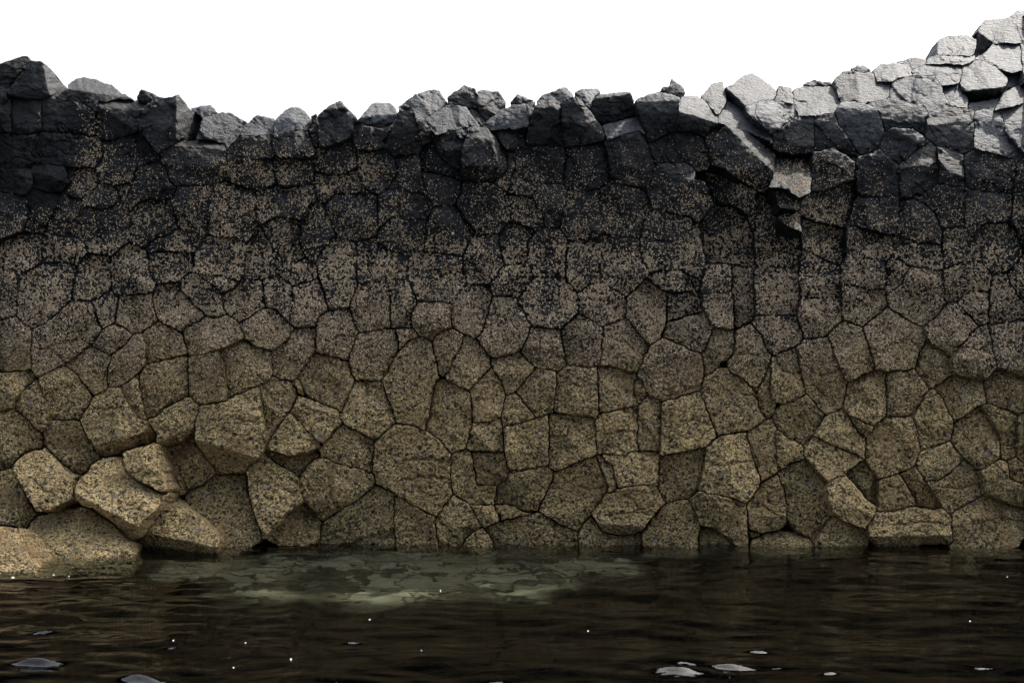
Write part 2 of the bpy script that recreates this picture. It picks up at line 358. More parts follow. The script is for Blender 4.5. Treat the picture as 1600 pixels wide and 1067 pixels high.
DD5 1348,512 1365,496 1387,481 1412,497 1441,512 1444,535 1429,575 1388,580 1370,575 1357,540
DD6 1294,524 1316,500 1347,512 1358,545 1369,573 1325,598 1312,572
DD7 1245,542 1258,529 1291,528 1312,572 1324,598 1318,637 1289,648 1262,614 1254,590
DD8 1206,557 1243,543 1253,590 1257,614 1235,628 1206,620 1203,590
DD9 1322,600 1375,577 1384,582 1384,645 1365,665 1330,650 1317,638
DD10 1385,582 1428,579 1449,605 1426,648 1400,652 1385,650
DD11 1430,575 1444,535 1465,544 1487,563 1487,585 1459,606 1450,603
DD12 1443,514 1459,500 1480,476 1492,472 1529,510 1507,533 1488,558 1465,542
DD13 1495,472 1515,455 1545,455 1544,504 1530,509
DD14 1488,559 1508,533 1529,512 1543,507 1551,540 1556,574 1538,594 1512,590 1488,582
DD15 1546,508 1590,502 1610,530 1610,590 1595,587 1558,575 1551,545
DD16 1461,607 1487,587 1512,590 1536,597 1541,628 1515,641 1491,660 1477,635
DD17 1537,597 1558,578 1595,588 1610,592 1610,642 1590,648 1570,640 1543,630
DD18 1427,651 1457,607 1472,618 1490,660 1485,687 1460,698 1438,703 1434,675
DD19 1486,689 1492,661 1530,635 1547,655 1562,685 1562,716 1530,734 1510,719 1490,704
DD20 1533,634 1543,630 1588,648 1589,690 1587,713 1563,716 1562,682 1547,655
DD21 1590,649 1610,642 1610,732 1590,714
DD22 1352,684 1380,654 1400,652 1425,651 1435,680 1438,704 1430,728 1405,738 1372,749 1352,718
DD23 1328,651 1364,666 1368,668 1352,685 1340,673
DD24 1272,680 1289,649 1317,642 1335,668 1352,685 1351,716 1322,703 1300,695
DD24b 1256,696 1272,682 1300,696 1322,704 1350,718 1325,734 1310,746 1291,751 1280,738 1259,717
DD25 1207,652 1235,630 1258,615 1288,648 1272,678 1255,696 1228,680
DD27 1214,676 1228,682 1255,697 1256,716 1235,725 1215,736
DD28 1214,739 1235,725 1258,717 1291,751 1292,775 1302,803 1288,822 1271,840 1250,828 1232,803 1228,770
DD29 1292,764 1307,745 1328,750 1350,775 1368,795 1362,814 1350,825 1320,813 1302,804 1295,785
DD30 1325,735 1350,720 1372,750 1371,790 1352,774 1332,750
DD31 1372,750 1405,740 1414,752 1431,775 1432,790 1395,799 1373,799
DD32 1408,739 1430,730 1448,757 1465,786 1460,797 1434,790 1416,762
DD33a 1432,728 1438,705 1485,689 1507,716 1485,737 1465,750 1447,748
DD33b 1450,755 1465,750 1485,738 1507,717 1531,736 1534,772 1512,786 1487,800 1467,778
DD34 1535,734 1562,718 1574,725 1576,746 1600,757 1610,760 1610,798 1570,783 1536,771
DD35 1574,718 1587,714 1610,733 1610,758 1578,748
DD36 1356,822 1372,801 1435,792 1462,798 1484,808 1488,844 1437,844 1395,850 1367,840
DD37 1488,803 1512,787 1536,773 1570,785 1610,799 1610,826 1570,850 1550,862 1525,866 1490,850
DD38 1270,848 1290,823 1304,808 1350,828 1353,844 1325,862 1275,862
DD39 1435,850 1484,848 1478,866 1440,864
DD40 1565,858 1610,830 1610,862 1568,866
P1 1168,830 1190,834 1200,838 1172,845
P2 455,600 466,592 476,616 466,617"""
CRACKS = """24,372 25,400 23,440
66,430 68,470 64,500
343,560 350,590 358,610
572,596 575,640 570,672
617,514 621,535
690,560 712,545
1005,660 1004,690
1168,280 1200,300
850,520 835,555 860,550 880,560
955,545 975,532 990,545 1002,560
1112,560 1150,552 1185,556
1055,460 1080,462
258,530 256,560
175,645 172,700
515,760 520,790
585,790 560,800 548,830
1047,640 1045,705
1320,470 1360,480
1180,395 1215,392 1248,400
1075,390 1040,378 1010,372
1390,540 1420,530 1440,545
1255,570 1280,588 1318,578
1465,760 1500,765 1530,755
715,745 742,742
622,752 660,745 700,748
630,720 670,716 702,724
886,590 905,605 930,600
945,680 975,672 995,680
1205,550 1225,580 1250,585
1060,660 1085,655 1110,665
390,470 395,450 410,445
160,545 120,530 60,545
360,650 395,660 412,648
480,590 510,598 545,600
905,760 925,765 945,760
300,420 330,410 375,415
660,420 690,430 725,425
850,470 880,465 900,472
1150,600 1160,615 1185,620
1290,620 1270,600 1255,605
520,530 545,522 556,528
1100,720 1130,728 1175,720
135,630 160,640 190,636
580,650 600,648 612,640
1490,540 1520,545 1548,552
1020,790 990,800 945,805
1400,820 1440,815 1480,820
1520,820 1560,810 1600,815"""
polys = {}
for line in STONES.strip().split('\n'):
    t = line.split()
    p = np.array([[float(v) for v in q.split(',')] for q in t[1:]])
    p[:,1] = np.where(p[:,1] > 846, p[:,1]+30, p[:,1])
    polys[t[0]] = p

#        offset along the view depth (m, minus = towards the sea), lean (m per px upwards), yaw (m per px to the right)
P = dict(A1=(-.06,.0006,.0005), A4=(.05,.001,0), A6=(-.1,0,0), A11=(.3,.004,.001), A12=(.1,.0035,.002), A5=(.05,.001,0), A7=(-.02,0,0),
 F1=(-.13,.001,0), F2=(-.11,.001,.0005), G5=(-.14,.001,0), G1=(-.28,.0035,.001), G2=(-.46,.0055,.001), G3=(-.42,.002,.0008),
 G7=(-.30,.0045,.001), G8=(-.62,.008,0), G9=(-1.08,.0062,.001), G4=(.06,.001,0), G6=(0,.003,0), G0=(-.12,.001,0), BB1=(-.13,.001,-.0006),
 BB2=(-.05,0,0), AA2=(-.1,.0005,0), AA3=(-.12,0,0), BB3=(.12,.001,0), AA6=(-.07,0,.0004), CC5=(-.14,.0008,0), CC9a=(-.1,0,0), CC9b=(-.07,0,0),
 Z7=(-.08,.0005,0), CC8=(.06,0,0), CC3=(.08,0,0), CC4=(0,.001,0), DD29=(-.14,.0015,.0015), DD30=(.08,0,0), DD36=(-.12,.001,0), DD37=(-.05,.001,0),
 DD12=(-.08,0,0), DD14=(-.11,0,0), DD15=(-.09,0,0), DD16=(.05,.001,0), DD17=(.07,.001,0), DD11=(.04,0,.001), Y10=(-.13,.0006,0), H16=(-.2,.0004,0), H14=(-.05,0,0),
 H8=(-.1,0,0), H9=(-.06,.001,.006), T8=(-.1,0,.0004), T9=(-.11,0,.0005), T7=(.18,0,-.001), T5=(.11,.0005,-.0005), T6=(.18,.0003,-.0008), T3=(.09,0,0), T4=(.04,0,0),
 T1=(-.13,.0105,.002), T2=(-.16,.0105,.003), S6=(-.03,.0085,.001), S8=(.10,.0012,.002), S14=(.10,.0012,.003), H30=(.12,.004,0), H29=(.08,.001,0),
 U10=(-.06,0,0), U4=(-.04,0,0), H25=(-.06,.0005,.0003), H21=(-.1,0,.0003), H20=(-.1,0,0), CC10=(.07,.002,0), CC14=(.0,.004,0), H10=(.25,.0045,.001),
 H11=(.3,.0012,-.001), H12=(.3,.001,.001), H12b=(.3,.002,.001), H13=(.05,.0055,.0005), H15=(.0,.005,.001), H1=(.1,.0042,0), H2=(.12,.0042,0),
 H3=(-.05,0,0), H4=(-.08,.0005,.0005), H5=(.05,0,0), H6=(.02,.001,0), H7=(.0,.002,0), H17=(.0,.0042,0), H17b=(-.03,.002,0), H18=(.1,.001,0), H19=(.1,.006,0),
 H22=(.1,.006,0), H23=(.05,-.0002,.0002), H24=(.02,.0055,.001), H26=(-.05,0,0), H27=(.25,.0006,.0015), H28=(-.1,0,0), H31=(.2,.0055,.001), H32=(.15,.0065,.0005),
 H33=(-.02,.003,.001), H34=(.08,.0065,.002), H35=(-.12,.0006,0), R1=(.1,.003,0), R2=(.1,.003,0), R3=(.0,.0035,0), R4=(0,.003,0), R4b=(.15,-.002,0),
 R5=(0,.004,0), R6=(-.1,.0035,.0), R7=(0,.0035,0), R8=(0,.003,0), R9=(.1,.002,0), R10=(.05,.004,.001), R11=(.1,.004,0), R12=(0,.004,0), R13=(.15,-.001,0),
 R14=(-.03,.0016,0), R15=(-.06,.0012,0), R16=(.2,-.001,0), R17=(.05,.005,.0), R18=(.1,.005,0), R20=(.0,.001,0), R22=(0,.0004,0), R23=(-.02,.001,0),
 R24=(-.03,.0006,0), R25=(-.02,.0012,0), R26=(0,.0012,0), R27=(0,.0015,0), C4=(-.05,.0004,.0004), CC7=(-.02,0,0), BB4=(.05,.003,0), B4=(-.05,0,0),
 P1=(.1,.001,0), DD39=(.1,.004,0), DD40=(.05,.003,0), X8=(.05,0,0), V1=(-.03,0,0), Y9=(-.05,0,.0006), AA7=(-.03,0,.0006), Y19=(-.05,0,0), W2=(0,0,.0012),
 H3b=(0,.0003,0), DD28=(.0,0,-.0005), DD32=(.05,-.001,0), CC6=(.06,.001,0), E9=(-.02,0,-.0012), DD20=(-.02,0,.0008), DD25=(.02,-.001,0))
#        creases: line, a point on the side that falls away, slope in m per px
K = dict(A1=[(68,103,77,149, 100,135,.014)], A4=[(100,139,205,153, 150,125,.017)], A6=[(276,146,275,220, 300,190,.014),(228,175,275,158,240,160,.003)],
 A7=[(150,167,216,172, 190,158,.009)], B4=[(262,226,352,234, 310,218,.012)], H6=[(555,184,625,178, 590,165,.012)], H16=[(762,200,784,275, 794,235,.012),(720,258,795,262, 760,282,.007),(723,212,770,222,740,198,.004)],
 H32=[(1134,137,1166,168, 1142,155,.03)], H35=[(1135,197,1202,262, 1190,215,.012)], H28=[(1056,172,1125,194, 1095,155,.012)], H23=[(920,156,992,146, 950,142,.014)],
 R6=[(1500,134,1515,143,1530,155,.01),(1513,143,1567,137, 1540,155,.03)], R2=[(1527,50,1552,68, 1535,80,.03)], F1=[(135,700,250,668, 200,706,.009)], F2=[(248,690,306,664, 285,690,.008)],
 G5=[(305,686,405,716, 350,735,.008)], G7=[(214,828,322,852, 245,858,.012),(262,790,318,812,300,790,.009),(240,790,262,858,225,830,.002)], G9=[(20,820,75,885,60,850,.009),(0,868,70,880,30,890,.003)], G2=[(112,768,212,822, 140,800,.018),(150,800,260,790,200,830,.002)], Y10=[(645,500,692,522, 665,530,.006)],
 CC5=[(925,818,1010,822, 960,840,.008)], DD36=[(1356,838,1490,836,1400,850,.008)], G1=[(60,700,112,760, 115,735,.004),(20,765,60,796,30,790,.004)], G8=[(150,872,213,845,200,866,.006),(33,838,60,870,40,860,.006),(60,815,190,850,100,870,.0015),(110,800,130,880,60,840,.0018)],
 DD29=[(1318,748,1362,800,1360,775,.005)], H21=[(893,146,938,212,930,180,.007)], C4=[(350,296,400,312,385,290,.005)], T8=[(1132,411,1134,457,1140,430,.008)], T9=[(1134,457,1137,514,1145,480,.008)],
 T5=[(1130,262,1140,320,1115,300,.003)], H4=[(512,170,545,168,530,158,.008)], W2=[(705,318,735,365,735,345,.006)], U10=[(1075,338,1100,410,1095,370,.008)],
 H25=[(994,204,1016,262,1020,232,.014)], G3=[(236,690,258,770,255,730,.005)], AA2=[(470,640,510,672,500,645,.002)], DD20=[(1545,640,1560,700,1540,690,.005)], Z8=[(868,705,895,695,870,725,-.002)],
 DD14=[(1500,580,1545,588,1520,594,.008)], DD15=[(1545,570,1600,580,1570,590,.008)], BB2=[(480,785,555,780,510,810,.004)], H26=[(1000,160,1060,158,1030,146,.006)], H20=[(840,168,878,170,860,155,.006)],
 DD12=[(1460,520,1500,480,1465,500,.002),(1462,536,1505,532,1488,556,.004)], R17=[(1240,165,1310,168,1270,180,-.002)], AA7=[(735,625,700,690,690,640,.002)])

VERT = dict(H26=-.003, H28=-.0045, H35=-.003, H23=-.0025, H25=-.001, H20=-.0015, H21=-.0015, R14=-.0022, R15=-.0028, R22=-.0035, R23=-.004, R24=-.003, R20=-.0035,
 R21=-.003, A1=-.0022, A2=-.002, A6=-.0015, A7=-.0008, A8=-.0006, R25=-.0026, R26=-.002, H33=-.003, H8=-.001, S1=-.001, S4=-.001)
S_ = 1.5                                            # grid step of the stone surfaces, photograph px
X0, Y0_, X1, Y1_ = -10.0, 8.0, 1612.0, 905.0
gx = np.arange(X0, X1, S_); gy = np.arange(Y0_, Y1_, S_)
GX, GY = np.meshgrid(gx, gy)
WX = GX+1.7*fbm(GX/17, GY/17, 3, 11)+0.6*perlin(GX/3.7, GY/3.7, 14)
WY = GY+1.7*fbm(GX/17, GY/17, 3, 31)+0.6*perlin(GX/3.7, GY/3.7, 34)
BIG = 99.0
names = list(polys)
PAD = 16
first = np.full(GX.shape, BIG); second = np.full(GX.shape, BIG); who = np.full(GX.shape, -1)
sdfs = {}
def psdf(p, x, y):
    n = len(p); d = np.full(x.shape, 1e9); inside = np.zeros(x.shape, bool)
    for i in range(n):
        a = p[i]; b = p[(i+1) % n]; ex, ey = b-a
        L = ex*ex+ey*ey
        if L == 0: continue
        wx = x-a[0]; wy = y-a[1]
        t = np.clip((wx*ex+wy*ey)/L, 0, 1)
        d = np.minimum(d, (wx-ex*t)**2+(wy-ey*t)**2)
        c = (a[1] > y) != (b[1] > y)
        if ey != 0: inside ^= c & (x < ex*(y-a[1])/ey+a[0])
    d = np.sqrt(d)
    return np.where(inside, -d, d)
def seglines(arr, P_, x, y):
    d = np.full(x.shape, 1e9)
    for a, b in zip(P_[:-1], P_[1:]):
        e = b-a; L = (e*e).sum()
        t = np.clip(((x-a[0])*e[0]+(y-a[1])*e[1])/L, 0, 1)
        d = np.minimum(d, np.hypot(x-a[0]-e[0]*t, y-a[1]-e[1]*t))
    return d
for k, nme in enumerate(names):
    p = polys[nme]
    j0 = max(0, int((p[:,0].min()-PAD-X0)/S_)); j1 = min(len(gx), int((p[:,0].max()+PAD-X0)/S_)+1)
    i0 = max(0, int((p[:,1].min()-PAD-Y0_)/S_)); i1 = min(len(gy), int((p[:,1].max()+PAD-Y0_)/S_)+1)
    sl_ = (slice(i0, i1), slice(j0, j1))
    s = psdf(p, WX[sl_], WY[sl_])
    sdfs[nme] = (sl_, s)
    f = first[sl_]; g = second[sl_]; wv = who[sl_]
    better = s < f
    g[:] = np.where(better, f, np.minimum(g, s))
    wv[:] = np.where(better, k, wv)
    f[:] = np.minimum(f, s)
# sky: nothing above the first covered row of a column
cov = first <= 0
toprow = np.where(cov.any(0), cov.argmax(0), 10**6)
good = np.where(cov.any(0))[0]; toprow = toprow[good[np.abs(np.arange(len(gx))[:, None]-good[None, :]).argmin(1)]]
rows = np.arange(len(gy))[:, None]
skyd = np.where(rows < toprow[None, :], -1.0, 9.0)
LIM = np.where(rows < toprow[None, :]+1, 0.0, 7.0)       # how far a stone may grow to close a gap

# joints: width varies over the wall
JW = 0.20+0.6*np.clip(fbm(GX/60, GY/60, 2, 71)+.3, 0, 1)+0.45*sstep(400, 520, GY)
def wallbase(x, y):
    b = 11+.0011*(855-y)
    right = sstep(980, 1280, x); soft = lambda v: .5*(v+np.sqrt(v*v+500))
    b = b+(.0018+.0052*right)*soft(178-y)+.0026*right*soft(275-y)+.02*perlin(x/230, y/230, 5)
    b = b+.10*sstep(330, 60, y)*sstep(700, 200, x)*0
    return b
BASE = wallbase(GX, GY)
crackd = np.full(GX.shape, 1e9)
for line in CRACKS.strip().split('\n'):
    q = np.array([[float(v) for v in a.split(',')] for a in line.split()])
    j0 = max(0, int((q[:,0].min()-12-X0)/S_)); j1 = int((q[:,0].max()+12-X0)/S_)+1
    i0 = max(0, int((q[:,1].min()-12-Y0_)/S_)); i1 = int((q[:,1].max()+12-Y0_)/S_)+1
    c = (slice(i0, i1), slice(j0, j1))
    crackd[c] = np.minimum(crackd[c], seglines(None, q, GX[c]+3.5*perlin(GX[c]/11, GY[c]/11, 88), GY[c]+3.5*perlin(GX[c]/11, GY[c]/11, 89)))
# fine natural cracks
vein = np.abs(perlin(GX/48+.6*perlin(GX/14, GY/14, 3), GY/40, 51)); veinm = sstep(.1, .35, perlin(GX/90, GY/90, 52))
vein2 = np.abs(perlin(GX/75+.4*perlin(GX/25, GY/25, 4), GY/110+.4*perlin(GX/30, GY/30, 6), 61)); veinm2 = sstep(0, .25, perlin(GX/70, GY/70, 62))
vein3 = np.abs(perlin(GX/130, GY/52+.5*perlin(GX/30, GY/30, 7), 63)); veinm3 = sstep(.05, .3, perlin(GX/80, GY/80, 64))
CR = .026*np.exp(-(crackd/1.6)**2)+.018*veinm*np.exp(-(vein/.042)**2)+.020*veinm2*np.exp(-(vein2/.026)**2)+.018*veinm3*np.exp(-(vein3/.028)**2)
# surface relief: rough shell fracture high up, lumpy and pitted low down
low = sstep(430, 600, GY)
rel = .012*fbm(GX/42, GY/36, 3, 101)+.0062*ridged(GX/19+.3*perlin(GX/30, GY/30, 8), GY/13, 4, 111)*(1-.5*low)+(.0030+.0020*low)*fbm(GX/6.5, GY/5.5, 2, 121)+.0011*perlin(GX/2.4, GY/2.4, 131)*1.4
lump = (.007*np.abs(perlin(GX/10, GY/10, 141))+.005*np.abs(perlin(GX/4.5, GY/4.5, 142)))*low
pt = perlin(GX/7.5, GY/7.5, 151)
pit = .022*low*sstep(.50, .75, pt)+.012*low*sstep(.5, .7, perlin(GX/3.8, GY/3.8, 152))
RELIEF = rel*1.0 - lump + pit + CR

def pt3(px, py, Y):
    return np.stack([(px-CX)/F*Y, Y, EYE+(CY-py)/F*Y], -1)

DEPTH = np.full(GX.shape, np.nan); DJ = np.zeros(GX.shape)
meshes = {}
rng = np.random.RandomState(3)
for k, nme in enumerate(names):
    sl_, s = sdfs[nme]
    p = polys[nme]; c = p.mean(0)
    x = GX[sl_]; y = GY[sl_]
    oth = np.where(who[sl_] == k, second[sl_], first[sl_])
    oth = np.minimum(oth, BIG)
    lim = LIM[sl_]
    # distance to the border with the neighbours, or to the limit of growth
    d = np.minimum((oth-s)/2, lim-s)
    wj = JW[sl_]
    if nme in ('G1', 'G2', 'G3', 'G7', 'G8', 'G9'): wj = wj+.9+.8*np.clip(perlin(x/22, y/22, 55), 0, 1)
    e = d-wj
    inside = e > 0
    if inside.sum() < 6: continue
    off, lean, yaw = P.get(nme, (rng.uniform(-.034, .034), rng.uniform(-.0006, .0008), rng.uniform(-.0008, .0008)))
    lean = lean+VERT.get(nme, 0)
    if nme not in P: 
        if 400 < c[1] : off *= .8
    # random broken facets of the end face
    size = math.sqrt(max(50, (p[:,0].max()-p[:,0].min())*(p[:,1].max()-p[:,1].min())))
    h = np.full(x.shape, -9.0)
    for q in range(5):
        qx, qy = c[0]+rng.uniform(-.4, .4)*size, c[1]+rng.uniform(-.4, .4)*size
        a = rng.uniform(0, 2*math.pi); m_ = rng.uniform(.0005, .0038)
        h = np.maximum(h, m_*((x-qx)*math.cos(a)+(y-qy)*math.sin(a)))
    h = np.clip(h, -.03, .07)+.0022*perlin(x/15, y/15, 900+k)
    for q in range(rng.randint(0, 4)):                # spalled steps
        a = rng.uniform(0, 2*math.pi); r0 = rng.uniform(.12, .46)*size
        dd = (x-c[0])*math.cos(a)+(y-c[1])*math.sin(a)-r0+4.5*perlin(x/13, y/13, 1000+7*k+q)+1.6*perlin(x/4.5, y/4.5, 2000+7*k+q)
        h = h+rng.uniform(.008, .024)*sstep(0, rng.uniform(1.8, 6), dd)
    Y = BASE[sl_]*0+wallbase(x, y)+off+lean*(c[1]-y)+yaw*(x-c[0])+h+RELIEF[sl_]
    for (x1, y1, x2, y2, qx, qy, m_) in K.get(nme, []):
        L = math.hypot(x2-x1, y2-y1); nx, ny = -(y2-y1)/L, (x2-x1)/L
        if (qx-x1)*nx+(qy-y1)*ny < 0: nx, ny = -nx, -ny
        Y = Y+m_*np.maximum(0, (x-x1)*nx+(y-y1)*ny + 1.2*perlin(x/9, y/9, 77))
    # chipped, rounded arris
    R = (1.2+.8*sstep(380, 560, y)+1.2*(nme in ('G7', 'G9')))*(1+.7*np.clip(fbm(x/25, y/25, 2, 200+k), -.8, 1.4))
    t = np.clip(1-e/R, 0, 1)
    Y = Y+R*.0052*(1-np.sqrt(1-t*t*.96))
    Y = Y+.022*sstep(0, 1, np.clip(perlin(x/12, y/12, 300+k)*1.7-e/10, 0, 1))
    # pull the outer ring of vertices onto the border
    gyd, gxd = np.gradient(d, S_)
    g2 = np.maximum(gxd**2+gyd**2, .15)
    mx = np.clip(np.where(inside, 0, -e)*gxd/g2, -2.2, 2.2); my = np.clip(np.where(inside, 0, -e)*gyd/g2, -2.2, 2.2)
    ins = inside
    keep = ins[:-1,:-1]|ins[1:,:-1]|ins[:-1,1:]|ins[1:,1:]
    near = e > -2.6
    keep &= near[:-1,:-1]&near[1:,:-1]&near[:-1,1:]&near[1:,1:]
    H, W = x.shape
    idx = np.arange(H*W).reshape(H, W)
    qd = np.stack([idx[:-1,:-1], idx[1:,:-1], idx[1:,1:], idx[:-1,1:]], -1)[keep]
    V = pt3(x+mx, y+my, Y)
    mask = ins
    DEPTH[sl_] = np.where(mask, Y, DEPTH[sl_]); DJ[sl_] = np.where(mask, e, DJ[sl_])
    meshes[nme] = (V.reshape(-1, 3), qd, c)

def add_mesh(name, verts, quads, mat, loc, parent=None, tris=None, smooth=True, attr=None):
    me = bpy.data.meshes.new(name)
    v = np.asarray(verts, np.float32)-np.array(loc, np.float32)
    fl = [np.asarray(quads, np.int32).ravel()]; sizes = [np.full(len(quads), 4, np.int32)]
    if tris is not None and len(tris):
        fl.append(np.asarray(tris, np.int32).ravel()); sizes.append(np.full(len(tris), 3, np.int32))
    fl = np.concatenate(fl); sizes = np.concatenate(sizes)
    me.vertices.add(len(v)); me.vertices.foreach_set('co', v.ravel())
    me.loops.add(len(fl)); me.loops.foreach_set('vertex_index', fl)
    me.polygons.add(len(sizes))
    st = np.concatenate([[0], np.cumsum(sizes)[:-1]]).astype(np.int32)
    me.polygons.foreach_set('loop_start', st)
    me.polygons.foreach_set('use_smooth', np.full(len(sizes), smooth))
    me.update(calc_edges=True)
    if attr is not None:
        at = me.attributes.new('tint', 'FLOAT', 'POINT'); at.data.foreach_set('value', np.asarray(attr, np.float32))
    me.materials.append(mat)
    o = bpy.data.objects.new(name, me); COL.objects.link(o); o.location = loc
    if parent: o.parent = parent
    return o

def solid(V, qd, depth, axis=(0, 1, -.14), seed=0):
    """cut the used vertices out, then grow the stone backwards from its outline and close its back"""
    used = np.unique(qd); remap = np.full(len(V), -1); remap[used] = np.arange(len(used))
    v = V[used]; q = remap[qd]
    ed = np.concatenate([q[:, [0,1]], q[:, [1,2]], q[:, [2,3]], q[:, [3,0]]])
    key = np.minimum(ed[:,0], ed[:,1])*10**7+np.maximum(ed[:,0], ed[:,1])
    _, inv, cnt = np.unique(key, return_inverse=True, return_counts=True)
    be = ed[cnt[inv] == 1]
    bv = np.unique(be); m2 = np.full(len(v), -1); m2[bv] = np.arange(len(bv))
    cen = v[bv].mean(0); ax = np.array(axis)/np.linalg.norm(axis)
    rings = []; faces = []; prev = bv; base = len(v)
    for r, (f, sh) in enumerate([(.06, 0.0), (.35, .03), (1, .10)]):
        pos = v[bv]+ax*depth*f; mid = cen+ax*depth*f
        pos = pos+(mid-pos)*sh*np.array([1, 0, 1])
        if r: pos[:, 0] += .006*np.sin(pos[:, 2]*23+pos[:, 1]*17+seed); pos[:, 2] += .006*np.sin(pos[:, 0]*21+pos[:, 1]*19+seed)
        # level the back
        if f == 1: pos[:, 1] = pos[:, 1]*.3+pos[:, 1].mean()*.7
        cur = base+np.arange(len(bv)); rings.append(pos)
        a, b = be[:, 0], be[:, 1]
        faces.append(np.stack([prev[m2[a]], cur[m2[a]], cur[m2[b]], prev[m2[b]]], -1)[:, ::-1])
        prev = cur; base += len(bv)
    tip = rings[-1].mean(0)[None]
    tri = np.stack([prev[m2[be[:,0]]], prev[m2[be[:,1]]], np.full(len(be), base)], -1)[:, ::-1]
    return np.concatenate([v]+rings+[tip]), np.concatenate([q]+faces), tri

# ------------------------------------------------------------------ materials
class N:
    def __init__(s, name):
        s.m = bpy.data.materials.new(name); s.m.use_nodes = True; s.t = s.m.node_tree; s.t.nodes.clear()
        s.out = s.t.nodes.new('ShaderNodeOutputMaterial')
    def n(s, kind, **kw):
        o = s.t.nodes.new(kind)
        for k, v in kw.items(): setattr(o, k, v)
        return o
    def l(s, a, b): s.t.links.new(a, b)
    def math(s, op, a, b=None, c=None, clamp=False):
        o = s.n('ShaderNodeMath', operation=op, use_clamp=clamp)
        for i, v in enumerate([a, b, c]):
            if v is None: continue
            if isinstance(v, (int, float)): o.inputs[i].default_value = v
            else: s.l(v, o.inputs[i])
        return o.outputs[0]
    def sm(s, v, a, b):
        o = s.n('ShaderNodeMapRange', interpolation_type='SMOOTHSTEP')
        s.l(v, o.inputs[0]); o.inputs[1].default_value = a; o.inputs[2].default_value = b; return o.outputs[0]
    def mix(s, f, a, b):
        o = s.n('ShaderNodeMix', data_type='RGBA')
        for sock, v in ((o.inputs[0], f), (o.inputs[6], a), (o.inputs[7], b)):
            if isinstance(v, (int, float)): sock.default_value = v
            elif isinstance(v, tuple): sock.default_value = v+(1,)
            else: s.l(v, sock)
        return o.outputs[2]
    def noise(s, scale, vec, detail=4, rough=.55, dist=0):
        o = s.n('ShaderNodeTexNoise'); o.inputs['Scale'].default_value = scale; o.inputs['Detail'].default_value = detail
        o.inputs['Roughness'].default_value = rough; o.inputs['Distortion'].default_value = dist; s.l(vec, o.inputs['Vector']); return o
    def vor(s, scale, vec, feature='F1'):
        o = s.n('ShaderNodeTexVoronoi', feature=feature); o.inputs['Scale'].default_value = scale; s.l(vec, o.inputs['Vector']); return o
    def ramp(s, f, stops):
        o = s.n('ShaderNodeValToRGB'); r = o.color_ramp
        while len(r.elements) > 1: r.elements.remove(r.elements[-1])
        r.elements[0].position = stops[0][0]; r.elements[0].color = stops[0][1]+(1,)
        for p_, c_ in stops[1:]:
            e = r.elements.new(p_); e.color = c_+(1,)
        s.l(f, o.inputs[0]); return o.outputs[0]

